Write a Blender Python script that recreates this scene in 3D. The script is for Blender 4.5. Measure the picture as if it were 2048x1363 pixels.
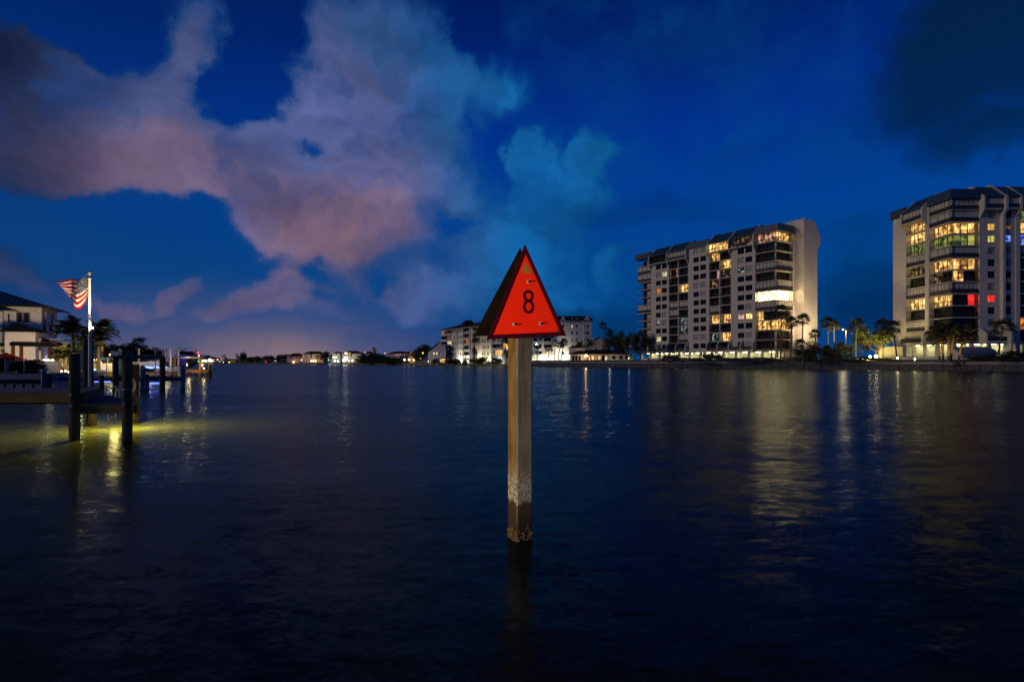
import bpy, math, random
from mathutils import Vector, Matrix
random.seed(8)
R = math.radians
FPX, CX, HY, EYE = 1138.0, 1024.0, 722.0, 2.0      # 20 mm lens on a 36 mm frame, level camera two metres over the water

def lin(r, g, b):
    f = lambda c: (c / 255 / 12.92) if c / 255 <= .04045 else ((c / 255 + .055) / 1.055) ** 2.4
    return (f(r), f(g), f(b), 1.0)

def P(px, py, Y):
    return Vector(((px - CX) / FPX * Y, Y, EYE + (HY - py) / FPX * Y))

def G(px, Y, z=0.0):
    return Vector(((px - CX) / FPX * Y, Y, z))

for o in list(bpy.data.objects):
    bpy.data.objects.remove(o)
scene = bpy.context.scene
COL = scene.collection

# ------------------------------------------------------------------ camera
cam = bpy.data.cameras.new("camera")
cam.lens = 36 * FPX / 2048
cam.sensor_width = 36
cam.shift_y = (HY - 681.5) / 2048
cam.clip_start = 0.05
cam.clip_end = 6000
cam_ob = bpy.data.objects.new("camera", cam)
cam_ob.location = (0, 0, EYE)
cam_ob.rotation_euler = (R(90), 0, 0)
COL.objects.link(cam_ob)
scene.camera = cam_ob

scene.view_settings.view_transform = 'Standard'
scene.view_settings.look = 'None'
scene.view_settings.exposure = 0
scene.view_settings.gamma = 1
scene.view_settings.use_curve_mapping = False
scene.render.engine = 'CYCLES'
scene.cycles.use_denoising = True
scene.cycles.max_bounces = 6
scene.cycles.diffuse_bounces = 3
scene.cycles.glossy_bounces = 3
scene.cycles.sample_clamp_indirect = 6
scene.cycles.sample_clamp_direct = 0
scene.cycles.caustics_reflective = False
scene.cycles.caustics_refractive = False


class NT:
    """small node helper: sockets or constants in, sockets out"""
    def __init__(s, tree):
        s.t = tree
        tree.nodes.clear()

    def put(s, sock, v):
        if v is None:
            return
        if isinstance(v, bpy.types.NodeSocket):
            s.t.links.new(v, sock)
        else:
            sock.default_value = v

    def node(s, kind, **kw):
        n = s.t.nodes.new(kind)
        for k, v in kw.items():
            setattr(n, k, v)
        return n

    def m(s, op, a, b=None, c=None, clamp=False):
        n = s.node('ShaderNodeMath', operation=op, use_clamp=clamp)
        for i, v in enumerate((a, b, c)):
            s.put(n.inputs[i], v)
        return n.outputs[0]

    def vm(s, op, a, b=None, c=None, out=0):
        n = s.node('ShaderNodeVectorMath', operation=op)
        for i, v in enumerate((a, b, c)):
            s.put(n.inputs[i], v)
        return n.outputs[out]

    def length(s, a):
        n = s.node('ShaderNodeVectorMath', operation='LENGTH')
        s.put(n.inputs[0], a)
        return n.outputs['Value']

    def mr(s, v, a, b, c, d, kind='SMOOTHSTEP'):
        n = s.node('ShaderNodeMapRange', interpolation_type=kind)
        for i, x in enumerate((v, a, b, c, d)):
            s.put(n.inputs[i], x)
        return n.outputs[0]

    def mix(s, f, a, b, blend='MIX'):
        n = s.node('ShaderNodeMix', data_type='RGBA', blend_type=blend)
        s.put(n.inputs[0], f)
        s.put(n.inputs[6], a)
        s.put(n.inputs[7], b)
        return n.outputs[2]

    def noise(s, vec, scale, detail=3, rough=.5, out='Fac', dist=0.0):
        n = s.node('ShaderNodeTexNoise')
        s.put(n.inputs['Vector'], vec)
        n.inputs['Scale'].default_value = scale
        n.inputs['Detail'].default_value = detail
        n.inputs['Roughness'].default_value = rough
        n.inputs['Distortion'].default_value = dist
        return n.outputs[out]

    def ramp(s, v, stops, interp='LINEAR'):
        n = s.node('ShaderNodeValToRGB')
        n.color_ramp.interpolation = interp
        e = n.color_ramp.elements
        while len(e) < len(stops):
            e.new(.5)
        for el, (p, c) in zip(e, stops):
            el.position = p
            el.color = c
        s.put(n.inputs[0], v)
        return n.outputs[0]


# ------------------------------------------------------------------ sky: dusk gradient and drifting cumulus
world = bpy.data.worlds.new("World")
scene.world = world
world.use_nodes = True
w = NT(world.node_tree)
tc = w.node('ShaderNodeTexCoord')
sep = w.node('ShaderNodeSeparateXYZ')
w.put(sep.inputs[0], tc.outputs['Generated'])
dx, dy, dz = sep.outputs
az = w.m('ARCTAN2', dx, dy)
el = w.m('ARCSINE', dz)
comb = w.node('ShaderNodeCombineXYZ')
w.put(comb.inputs[0], az)
w.put(comb.inputs[1], el)
p0 = comb.outputs[0]
n_a = w.vm('SUBTRACT', w.noise(p0, 5.0, 3, .55, 'Color'), (.5, .5, .5))
n_b = w.vm('SUBTRACT', w.noise(p0, 19.0, 4, .6, 'Color'), (.5, .5, .5))
pw = w.vm('MULTIPLY_ADD', n_a, (.15, .13, 0), p0)
pw = w.vm('MULTIPLY_ADD', n_b, (.085, .06, 0), pw)


def sky_dir(px, py):
    u, v = (px - CX) / FPX, (HY - py) / FPX
    a = math.atan(u)
    return a, math.atan(v * math.cos(a))


def blobs(items, vec):
    total = None
    for px, py, rx, ry, amp in items:
        a, e = sky_dir(px, py)
        a1, _ = sky_dir(px + rx, py)
        a2, _ = sky_dir(px - rx, py)
        _, e1 = sky_dir(px, py - ry)
        _, e2 = sky_dir(px, py + ry)
        ra, re = (a1 - a2) / 2, (e1 - e2) / 2
        q = w.vm('MULTIPLY_ADD', vec, (1 / ra, 1 / re, 0), (-a / ra, -e / re, 0))
        v = w.mr(w.length(q), 0.22 if amp > 0 else 0.0, 1.0 if amp > 0 else 1.25, amp, 0.0)
        total = v if total is None else w.m('ADD', total, v)
    return total


NISH = w.node('ShaderNodeTexSky', sky_type='NISHITA', sun_disc=False)
NISH.sun_elevation = R(-4)
NISH.sun_rotation = R(-72)
elev = w.mr(el, -0.02, 1.3, 0.0, 1.0, 'LINEAR')
grad = w.ramp(elev, [(0.0, lin(6, 62, 122)), (.10, lin(0, 66, 132)), (.20, lin(0, 62, 146)), (.30, lin(0, 48, 140)),
                     (.38, lin(0, 34, 112)), (.45, lin(0, 24, 88)), (.53, lin(0, 13, 52)), (.7, lin(0, 7, 28)), (1.0, lin(0, 5, 22))])
west = w.mr(az, -1.0, 0.1, 1.0, 0.0)
grad = w.mix(w.m('MULTIPLY', west, .65), grad, w.ramp(elev, [(0.0, lin(48, 66, 104)), (.08, lin(14, 64, 116)), (.2, lin(0, 52, 108)), (.38, lin(0, 34, 88)), (1, lin(0, 14, 50))]))
sky = w.mix(1.0, grad, w.mix(1.0, NISH.outputs[0], (.02, .02, .02, 1), 'MULTIPLY'), 'ADD')

glow = blobs([(560, 732, 260, 90, .62), (500, 735, 620, 190, .42)], p0)
sky = w.mix(glow, sky, lin(132, 112, 120))

# warm-lit cumulus over the water
dens = blobs([
    (60, 210, 380, 210, .95), (330, 260, 290, 170, .75), (250, 310, 340, 110, .65), (410, 60, 90, 130, .75), (340, 110, 120, 120, .45), (30, 330, 260, 80, .5), (90, 100, 180, 70, .35),
    (700, 260, 260, 230, .95), (620, 430, 250, 120, .95), (800, 300, 190, 240, .7), (720, 60, 150, 130, .7), (880, 170, 110, 120, .75), (840, 60, 130, 110, .5),
    (480, 370, 190, 80, .5), (760, 480, 180, 80, .45), (500, 290, 100, 80, .4), (560, 470, 150, 60, .45),
    (230, 590, 140, 50, .62), (345, 562, 62, 52, .7), (570, 570, 90, 70, .65), (480, 612, 130, 50, .6), (690, 560, 110, 50, .4), (840, 590, 140, 80, .5), (640, 620, 150, 40, .45),
    (20, 560, 120, 80, .5), (1165, 300, 70, 66, .9), (1060, 310, 62, 60, .8), (1110, 400, 120, 110, .62), (1010, 190, 60, 80, .42), (975, 215, 60, 60, .4), (1050, 510, 180, 130, .5), (930, 410, 60, 60, .45),
    (1215, 535, 60, 55, .6), (1180, 620, 150, 90, .45),
    (1050, 440, 230, 220, .34), (980, 610, 220, 90, .34), (920, 530, 130, 120, .3),
    (480, 180, 80, 120, -1.25), (520, 40, 100, 90, -1.0), (230, 40, 140, 85, -1.0), (525, 215, 60, 60, -.7), (60, 10, 150, 55, -.7), (635, 302, 40, 28, -.85), (455, 345, 60, 46, -.8), (540, 368, 34, 24, -.6),
    (940, 60, 60, 120, -.6), (1010, 290, 36, 80, -.4), (250, 455, 300, 70, -.6), (640, 545, 60, 26, -.4), (770, 560, 40, 30, -.4), (905, 460, 40, 50, -.4)], pw)
fb = w.m('SUBTRACT', w.noise(pw, 9.0, 5, .58), .5)
fb2 = w.m('SUBTRACT', w.noise(pw, 2.3, 3, .5), .5)
dens = w.m('ADD', dens, w.m('MULTIPLY', fb, .95))
dens = w.m('ADD', dens, w.m('MULTIPLY', fb2, .38))
alpha = w.mr(dens, .14, .84, 0.0, 1.0)
veil = w.mr(dens, -.18, .55, 0.0, .80)
teal = w.mr(az, -.26, .02, 0.0, 1.0)
ccol = w.mix(teal, lin(84, 94, 144), lin(18, 98, 164))
pink = blobs([(300, 330, 380, 120, .75), (640, 460, 290, 130, .95), (560, 590, 330, 90, .55), (230, 600, 260, 70, .4), (760, 400, 160, 160, .3)], pw)
ccol = w.mix(w.m('MINIMUM', w.m('MULTIPLY', pink, .85), 1.0), ccol, lin(136, 105, 120))
rim = blobs([(900, 190, 130, 180, .7), (800, 50, 200, 120, .6)], pw)
ccol = w.mix(rim, ccol, lin(16, 88, 148))
dim = blobs([(-60, 330, 460, 560, .75), (0, 0, 600, 280, .45)], p0)
ccol = w.mix(dim, ccol, lin(22, 32, 62))
streak = w.noise(w.vm('MULTIPLY', pw, (.8, 1.5, 1)), 6.0, 4, .55)
shade = w.mr(streak, .32, .68, .62, 1.26, 'LINEAR')
bluish = w.m('MULTIPLY', w.mr(w.noise(w.vm('ADD', pw, (3.1, 1.7, 0)), 6.5, 4, .55), .46, .66, 0, .75), w.mr(el, .10, .42, .35, 1))
ccol = w.mix(bluish, ccol, w.mix(teal, lin(34, 66, 124), lin(8, 70, 136)))
cs = w.vm('SCALE', ccol)
w.put(cs.node.inputs['Scale'], shade)
thin = w.mix(dim, w.mix(teal, lin(30, 72, 128), lin(6, 72, 138)), lin(12, 34, 74))
sky = w.mix(veil, sky, thin)
sky = w.mix(w.m('MULTIPLY', alpha, .94), sky, cs)

# thin dark stratus in the east
dens2 = blobs([(1980, 120, 330, 280, .9), (1800, 220, 210, 130, .6), (2060, 20, 400, 220, .6), (1960, 300, 300, 70, .6), (1720, 560, 220, 100, .75), (1800, 620, 220, 80, .5), (1300, 430, 300, 60, .45), (1240, 640, 260, 90, .5), (1720, 460, 120, 40, .4), (1160, 640, 220, 60, .35), (1420, 90, 260, 120, .2), (1500, 300, 220, 50, .2)], pw)
dens2 = w.m('ADD', dens2, w.m('MULTIPLY', fb, .45))
alpha2 = w.mr(w.m('ADD', dens2, w.m('MULTIPLY', fb2, .5)), -.05, 1.15, 0.0, .92)
sky = w.mix(alpha2, sky, w.mix(w.mr(el, .05, .5, 0, 1), lin(0, 44, 92), lin(4, 32, 66)))
bg = w.node('ShaderNodeBackground')
w.put(bg.inputs[0], sky)
bg.inputs[1].default_value = 1.0
wo = w.node('ShaderNodeOutputWorld')
w.put(wo.inputs[0], bg.outputs[0])

# the last warm light of the western sky and the town behind the camera
sun = bpy.data.lights.new("sun", 'SUN')
sun.energy = 0.62
sun.angle = R(14)
sun.color = (1.0, .79, .58)
sun_ob = bpy.data.objects.new("sun", sun)
sun_ob.rotation_euler = Vector((.93, .30, -.24)).to_track_quat('-Z', 'Y').to_euler()
sun_ob.location = (-40, -20, 40)
COL.objects.link(sun_ob)


def lamp(kind, loc, power, color, radius=.1, target=None, cone=60, blend=.5):
    d = bpy.data.lights.new("lamp_light", kind)
    d.energy = power
    d.color = color
    d.shadow_soft_size = radius
    if kind == 'SPOT':
        d.spot_size = R(cone)
        d.spot_blend = blend
    o = bpy.data.objects.new("lamp_light", d)
    o.location = loc
    if target is not None:
        o.rotation_euler = (Vector(target) - Vector(loc)).to_track_quat('-Z', 'Y').to_euler()
    COL.objects.link(o)
    return o


# lamp of the pier the photographer stands on: it throws the bolts' shadows across the marker
lamp('SPOT', (-7.4, -2.6, 1.75), 11000, (1.0, .63, .30), .06, (0.1, 6.4, 2.2), 24, .6)


def wash(loc, target, power, color, cone=100, radius=.25):
    """a floodlight that points inland, away from the water"""
    return lamp('SPOT', loc, power, color, radius, target, cone, .8)


# ------------------------------------------------------------------ materials
MATS = {}

def mat(name, col, rough=.7, spec=.3, var=.25, scale=6.0, bump=0.0, metal=0.0, col2=None, stretch=(1, 1, 1), detail=4):
    if name in MATS:
        return MATS[name]
    m = bpy.data.materials.new(name)
    m.use_nodes = True
    n = NT(m.node_tree)
    t = n.node('ShaderNodeTexCoord')
    v = n.vm('MULTIPLY', t.outputs['Object'], stretch)
    f = n.noise(v, scale, detail, .6)
    c2 = col2 if col2 else tuple(x * (1 - var) for x in col[:3]) + (1,)
    c = n.mix(n.mr(f, .35, .65, 0, 1), c2, tuple(col[:3]) + (1,))
    b = n.node('ShaderNodeBsdfPrincipled')
    n.put(b.inputs['Base Color'], c)
    n.put(b.inputs['Roughness'], rough)
    n.put(b.inputs['Specular IOR Level'], spec)
    n.put(b.inputs['Metallic'], metal)
    if bump:
        bn = n.node('ShaderNodeBump')
        bn.inputs['Strength'].default_value = bump
        bn.inputs['Distance'].default_value = .02
        n.put(bn.inputs['Height'], f)
        n.put(b.inputs['Normal'], bn.outputs[0])
    o = n.node('ShaderNodeOutputMaterial')
    n.put(o.inputs[0], b.outputs[0])
    MATS[name] = m
    return m


def room(name, c_hi, c_lo, strength, scale=.9, contrast=(.38, .62)):
    """a lit interior behind glass: lamps, curtains and furniture as uneven brightness"""
    if name in MATS:
        return MATS[name]
    m = bpy.data.materials.new(name)
    m.use_nodes = True
    n = NT(m.node_tree)
    g = n.node('ShaderNodeNewGeometry')
    v = n.vm('MULTIPLY', g.outputs['Position'], (1, 1, .8))
    f = n.mr(n.noise(v, scale, 3, .6), contrast[0], contrast[1], 0, 1)
    c = n.mix(f, c_lo + (1,), c_hi + (1,))
    e = n.node('ShaderNodeEmission')
    n.put(e.inputs[0], c)
    e.inputs[1].default_value = strength
    gl = n.node('ShaderNodeBsdfGlossy')
    gl.inputs['Color'].default_value = (.05, .05, .05, 1)
    gl.inputs['Roughness'].default_value = .1
    a = n.node('ShaderNodeAddShader')
    n.put(a.inputs[0], e.outputs[0])
    n.put(a.inputs[1], gl.outputs[0])
    o = n.node('ShaderNodeOutputMaterial')
    n.put(o.inputs[0], a.outputs[0])
    MATS[name] = m
    return m


def glowm(name, col, strength):
    if name in MATS:
        return MATS[name]
    m = bpy.data.materials.new(name)
    m.use_nodes = True
    n = NT(m.node_tree)
    e = n.node('ShaderNodeEmission')
    e.inputs[0].default_value = tuple(col) + (1,)
    e.inputs[1].default_value = strength
    o = n.node('ShaderNodeOutputMaterial')
    n.put(o.inputs[0], e.outputs[0])
    MATS[name] = m
    return m


STUCCO = mat('stucco', (.56, .53, .49), .85, .2, .12, 1.2)
STUCCO_W = mat('white_stucco', (.66, .64, .60), .8, .2, .10, 1.5)
CREAM = mat('cream_render', (.60, .57, .44), .85, .2, .10, 1.5)
CONC = mat('concrete', (.36, .36, .38), .85, .2, .3, 2.5, .3)
CONC_D = mat('dark_concrete', (.10, .10, .12), .85, .2, .4, 1.6, .3)
BRONZE = mat('bronze_metal', (.030, .027, .025), .5, .4, .3, 3)
ROOFMET = mat('blue_grey_roof_metal', (.038, .070, .110), .45, .5, .25, 2)
ROOFTILE = mat('dark_roof_tile', (.030, .026, .028), .8, .2, .4, 4)
GLASS = mat('dark_glass', (.008, .008, .009), .12, .22, .3, .6)
BLIND = mat('drawn_blind', (.40, .38, .34), .8, .2, .10, 1.0)
SHUT = mat('storm_shutter', (.50, .48, .43), .7, .2, .10, 2.0, stretch=(1, 1, 6))
WOOD_D = mat('creosoted_wood', (.115, .088, .046), .9, .2, .55, 9, .6, stretch=(1, 1, .15))
PLANK = mat('weathered_plank', (.20, .175, .17), .85, .2, .4, 5, .5, stretch=(.25, 2, 2))
FASCIA_W = mat('fascia_wood', (.19, .145, .05), .8, .2, .45, 4, .4, stretch=(.2, 2, 2))
STEEL = mat('galvanised_steel', (.45, .46, .48), .4, .5, .2, 6, metal=.8)
ALU_BLUE = mat('blue_lit_steel', (.05, .095, .15), .5, .4, .3, 3)  # the blue light falling on the lift steel is part of this colour
PVC = mat('white_pvc', (.70, .68, .64), .5, .4, .15, 3)
LEAF = mat('dark_leaf', (.045, .060, .022), .6, .3, .45, .8)
LEAF2 = mat('olive_leaf', (.090, .105, .025), .6, .3, .45, .8)
PALM = mat('palm_leaf', (.055, .062, .020), .55, .35, .4, 1.2)
BARK = mat('palm_bark', (.15, .115, .075), .95, .1, .4, 5, .5, stretch=(1, 1, 3))
GRASS = mat('lawn', (.030, .045, .012), .95, .1, .45, .5)
SOIL = mat('shore_sand', (.22, .19, .14), .95, .1, .4, .6)
ORANGE_W = mat('cedar_post', (.33, .13, .035), .6, .3, .3, 5, stretch=(1, 1, .2))
BLACKM = mat('black_metal', (.012, .012, .014), .5, .4, .2, 3)
RED_F = mat('red_canvas', (.50, .028, .012), .8, .2, .2, 2)
ORANGE_F = mat('orange_canvas', (.55, .13, .02), .8, .2, .2, 2)
HULL_D = mat('navy_gelcoat', (.008, .012, .045), .15, .6, .2, 1)
GEL_W = mat('white_gelcoat', (.70, .70, .72), .25, .5, .08, 1)
KAYAK = mat('teal_plastic', (.008, .045, .20), .4, .5, .15, 2)
PIPE_B = mat('blue_lit_pipe', (.06, .16, .24), .4, .4, .2, 2)  # blue light on the pipes is put into the base colour

L_WARM = room('warm_room', (1.0, .56, .15), (.10, .038, .007), 1.8)
L_GOLD = room('golden_room', (1.0, .62, .20), (.22, .085, .014), 2.0)
L_WHITE = room('bright_room', (1.0, .70, .30), (.06, .030, .009), 26.0, .9, (.36, .60))
L_PALE = room('pale_room', (1.0, .90, .55), (.55, .42, .18), .95)
L_DIM = room('dim_room', (.55, .32, .10), (.012, .009, .006), .75, .9, (.48, .66))
L_GREEN = room('greenish_room', (.42, .46, .10), (.03, .05, .02), .7)
L_LIME = room('lime_room', (.75, .72, .14), (.5, .46, .08), .85)
L_AMBER = room('amber_room', (1.0, .58, .10), (.72, .36, .05), .9)
L_PINK = room('pink_room', (.95, .52, .50), (.35, .17, .14), .8)
L_ORANGE = room('orange_room', (1.0, .26, .03), (.06, .02, .01), .95)
L_RED = room('red_room', (1.0, .04, .02), (.75, .008, .008), 1.6)
L_BLUE = room('blue_room', (.25, .40, 1.0), (.01, .02, .35), 1.1)
L_COOL = room('cool_room', (.55, .62, .62), (.012, .016, .02), .7, 1.3, (.5, .62))
L_ROSE = room('rose_dining_room', (.95, .48, .30), (.10, .035, .02), 1.0)
G_LAWN = glowm('lawn_bulb', (1.0, .66, .28), 95)
G_PORCH = glowm('porch_bulb', (1.0, .58, .24), 24)
G_GLOBE = glowm('globe_bulb', (1.0, .84, .58), 2.6)
G_STEP = glowm('step_bulb', (1.0, .74, .36), 14)
G_FAR = glowm('far_warm_bulb', (1.0, .62, .26), 11)
G_FARW = glowm('far_white_bulb', (1.0, .90, .70), 14)
G_FARO = glowm('far_orange_bulb', (1.0, .38, .06), 8)
G_WARM = glowm('warm_bulb', (1.0, .60, .22), 9)
G_WHITE = glowm('white_bulb', (1.0, .90, .70), 8)
G_ORANGE = glowm('sodium_bulb', (1.0, .38, .06), 7)
G_RED = glowm('red_bulb', (1.0, .03, .03), 5)
G_GREEN = glowm('green_bulb', (.15, 1.0, .25), 5)
G_BLUE = glowm('blue_led', (.10, .16, 1.0), 9)
G_GARAGE = glowm('fluorescent_tube', (1.0, .95, .55), 26.0)
G_FLOOD = glowm('floodlit_opening', (1.0, .93, .72), 1.6)


# ------------------------------------------------------------------ mesh helpers
class MB:
    def __init__(s):
        s.v, s.f = [], []

    def add(s, vs, fs):
        b = len(s.v)
        s.v.extend(tuple(x) for x in vs)
        s.f.extend(tuple(i + b for i in f) for f in fs)
        return s

    def box(s, x0, x1, y0, y1, z0, z1):
        return s.fbox(FR0, x0, x1, y0, y1, z0, z1)

    def fbox(s, fr, a0, a1, d0, d1, z0, z1):
        o, ex, ey = fr
        vs = []
        for z in (z0, z1):
            for a, d in ((a0, d0), (a1, d0), (a1, d1), (a0, d1)):
                p = o + ex * a + ey * d
                vs.append((p.x, p.y, p.z + z))
        return s.add(vs, [(0, 3, 2, 1), (4, 5, 6, 7), (0, 1, 5, 4), (1, 2, 6, 5), (2, 3, 7, 6), (3, 0, 4, 7)])

    def prism(s, fr, poly, a0, a1):
        """poly of (depth, z) swept along the frame from a0 to a1"""
        o, ex, ey = fr
        n = len(poly)
        vs = []
        for a in (a0, a1):
            for d, z in poly:
                p = o + ex * a + ey * d
                vs.append((p.x, p.y, p.z + z))
        fs = [tuple(range(n - 1, -1, -1)), tuple(range(n, 2 * n))]
        fs += [(i, (i + 1) % n, n + (i + 1) % n, n + i) for i in range(n)]
        return s.add(vs, fs)

    def slab(s, poly, z0, z1):
        n = len(poly)
        vs = [(x, y, z0) for x, y in poly] + [(x, y, z1) for x, y in poly]
        fs = [tuple(range(n - 1, -1, -1)), tuple(range(n, 2 * n))]
        fs += [(i, (i + 1) % n, n + (i + 1) % n, n + i) for i in range(n)]
        return s.add(vs, fs)

    def tube(s, pts, r, n=8, r1=None, caps=True):
        pts = [Vector(p) for p in pts]
        rings = []
        for i, p in enumerate(pts):
            a = pts[max(0, i - 1)]
            b = pts[min(len(pts) - 1, i + 1)]
            t = (b - a).normalized()
            u = t.cross(Vector((0, 0, 1)) if abs(t.z) < .9 else Vector((1, 0, 0))).normalized()
            q = t.cross(u)
            rr = r if r1 is None else r + (r1 - r) * i / (len(pts) - 1)
            rings.append([p + u * (rr * math.cos(2 * math.pi * k / n)) + q * (rr * math.sin(2 * math.pi * k / n)) for k in range(n)])
        vs = [v for ring in rings for v in ring]
        fs = []
        for i in range(len(pts) - 1):
            for k in range(n):
                fs.append((i * n + k, i * n + (k + 1) % n, (i + 1) * n + (k + 1) % n, (i + 1) * n + k))
        if caps:
            fs.append(tuple(range(n)))
            fs.append(tuple((len(pts) - 1) * n + k for k in range(n - 1, -1, -1)))
        return s.add(vs, fs)

    def ball(s, c, r, n=8, m=6, sz=1.0):
        c = Vector(c)
        vs = [c + Vector((0, 0, r * sz))]
        for i in range(1, m):
            th = math.pi * i / m
            for k in range(n):
                ph = 2 * math.pi * k / n
                vs.append(c + Vector((r * math.sin(th) * math.cos(ph), r * math.sin(th) * math.sin(ph), r * sz * math.cos(th))))
        vs.append(c - Vector((0, 0, r * sz)))
        fs = [(0, 1 + k, 1 + (k + 1) % n) for k in range(n)]
        for i in range(m - 2):
            for k in range(n):
                a, b = 1 + i * n + k, 1 + i * n + (k + 1) % n
                fs.append((a, a + n, b + n, b))
        L = len(vs) - 1
        fs += [(L, L - n + (k + 1) % n, L - n + k) for k in range(n)]
        return s.add(vs, fs)

    def mesh(s, name, material, smooth=False):
        me = bpy.data.meshes.new(name)
        me.from_pydata(s.v, [], s.f)
        me.update()
        if smooth:
            me.polygons.foreach_set('use_smooth', [True] * len(me.polygons))
        if material:
            me.materials.append(material)
        return me

    def build(s, name, material, parent=None, smooth=False):
        return link(name, s.mesh(name, material, smooth), parent)


FR0 = (Vector((0, 0, 0)), Vector((1, 0, 0)), Vector((0, 1, 0)))


def link(name, me, parent=None):
    o = bpy.data.objects.new(name, me)
    COL.objects.link(o)
    if parent is not None:
        o.parent = parent
    return o


def tag(o, label=None, cat=None, group=None, kind=None):
    for k, v in (('label', label), ('category', cat), ('group', group), ('kind', kind)):
        if v:
            o[k] = v
    return o


def thing(name, label, cat, loc=(0, 0, 0), rz=0.0, group=None):
    o = bpy.data.objects.new(name, None)
    o.empty_display_size = .2
    COL.objects.link(o)
    o.location = loc
    o.rotation_euler = (0, 0, rz)
    return tag(o, label, cat, group)


def dup(o, label=None, loc=None, rz=None, parent=None):
    """a thing with copies of its parts and their sub-parts"""
    c = o.copy()
    COL.objects.link(c)
    if parent is not None:
        c.parent = parent
    for ch in list(o.children):
        dup(ch, parent=c)
    if label:
        c['label'] = label
    if loc is not None:
        c.location = loc
    if rz is not None:
        c.rotation_euler = (0, 0, rz)
    return c


def aim(base, center=(0, 0)):
    """heading that turns a front (local -y) to the camera"""
    return math.atan2(base[1] - center[1], base[0] - center[0]) - math.pi / 2

# ------------------------------------------------------------------ setting: water, shores, seawall
def water_material():
    m = bpy.data.materials.new('dark_water')
    m.use_nodes = True
    n = NT(m.node_tree)
    g = n.node('ShaderNodeNewGeometry')
    pos = g.outputs['Position']
    half = (.5, .5, .5)
    swell = n.vm('SUBTRACT', n.noise(n.vm('MULTIPLY', pos, (.10, .30, 1)), 1.0, 2, .5, 'Color'), half)
    wave = n.vm('SUBTRACT', n.noise(n.vm('MULTIPLY', pos, (1.9, 4.2, 1)), 1.0, 3, .55, 'Color', .4), half)
    rip = n.vm('SUBTRACT', n.noise(n.vm('MULTIPLY', pos, (9.0, 17.0, 1)), 1.0, 3, .6, 'Color', .8), half)
    s = n.vm('MULTIPLY', swell, (.07, .11, 0))
    s = n.vm('MULTIPLY_ADD', wave, (.17, .25, 0), s)
    s = n.vm('MULTIPLY_ADD', rip, (.24, .34, 0), s)
    nrm = n.vm('NORMALIZE', n.vm('ADD', s, (0, 0, 1)))
    fr = n.node('ShaderNodeFresnel')
    fr.inputs[0].default_value = 1.33
    n.put(fr.inputs['Normal'], nrm)
    gl = n.node('ShaderNodeBsdfGlossy')
    gl.inputs['Color'].default_value = (.32, .385, .41, 1)
    gl.inputs['Roughness'].default_value = .20
    n.put(gl.inputs['Normal'], nrm)
    df = n.node('ShaderNodeBsdfDiffuse')
    df.inputs[0].default_value = (.006, .010, .011, 1)
    tr = n.node('ShaderNodeBsdfTranslucent')
    tr.inputs[0].default_value = (.20, .22, .06, 1)
    mx = n.node('ShaderNodeAddShader')
    n.put(mx.inputs[0], df.outputs[0])
    n.put(mx.inputs[1], tr.outputs[0])
    m2 = n.node('ShaderNodeMixShader')
    n.put(m2.inputs[0], fr.outputs[0])
    n.put(m2.inputs[1], mx.outputs[0])
    n.put(m2.inputs[2], gl.outputs[0])
    o = n.node('ShaderNodeOutputMaterial')
    n.put(o.inputs[0], m2.outputs[0])
    return m


wa = MB()
wa.add([(-3000, -400, 0), (3000, -400, 0), (3000, 3500, 0), (-3000, 3500, 0)], [(0, 1, 2, 3)])
tag(wa.build('water', water_material()), kind='structure')

# the turbid bed closes the channel from below
bed = MB()
bed.add([(-3000, -400, -4), (3000, -400, -4), (3000, 3500, -4), (-3000, 3500, -4)], [(0, 1, 2, 3)])
tag(bed.build('channel_bed', mat('silt', (.03, .03, .02), .95, .1, .3, .3)), kind='structure')

SU = Vector((.676, -.737, 0)).normalized()       # along the seawall, towards the camera
SN = Vector((.737, .676, 0)).normalized()        # inland
SA = Vector((4.9, 215, 0))
SLEN = 205.0
SEND = SA + SU * SLEN
LZ = 1.92

land = MB()
land.slab([(SA.x + SN.x * .3, SA.y + SN.y * .3), (SEND.x + SN.x * .3, SEND.y + SN.y * .3), (700, 40), (900, 1500), (60, 1500), (10, 262)], -4, LZ)
tag(land.build('lawn', GRASS), kind='structure')
far = MB()
far.slab([(10, 262), (60, 1500), (-2500, 1500), (-2500, 620), (-420, 560), (-246, 462), (-136, 405), (-78, 338), (-39, 276), (-12, 247), (SA.x - 1, SA.y + 1)], -4, .9)
tag(far.build('shore', SOIL), kind='structure')
lft = MB()
lft.slab([(-31, 39), (-33.5, 43), (-46, 66), (-70, 104), (-175, 300), (-700, 420), (-700, 20), (-60, 36)], -4, 1.1)
tag(lft.build('ground', SOIL), kind='structure')

# seawall of the towers: sheet piles under a thick concrete cap, laid in lengths
sw = thing('seawall', 'long concrete seawall with thick pale cap below the apartment towers', 'seawall', SA, math.atan2(SU.y, SU.x))
pile = MB()
n_p = 0
for i in range(int(SLEN / 1.0)):
    a = i * 1.0
    d = .10 if i % 2 else .24
    pile.box(a, a + .96, d, .60, -2, 1.32)
o = pile.build('sheet_pile', CONC_D, sw)
tag(o, kind='stuff')
CAP_L = 7.2
capm = MB().box(0, CAP_L - .05, -.12, .75, 1.32, 1.96).mesh('wall_cap', mat('cap_concrete', (.25, .25, .29), .85, .2, .3, 1.2))
for i in range(int(SLEN / CAP_L)):
    o = link('wall_cap', capm, sw)
    o.location = (i * CAP_L, random.uniform(-.015, .015), random.uniform(-.01, .01))

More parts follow.
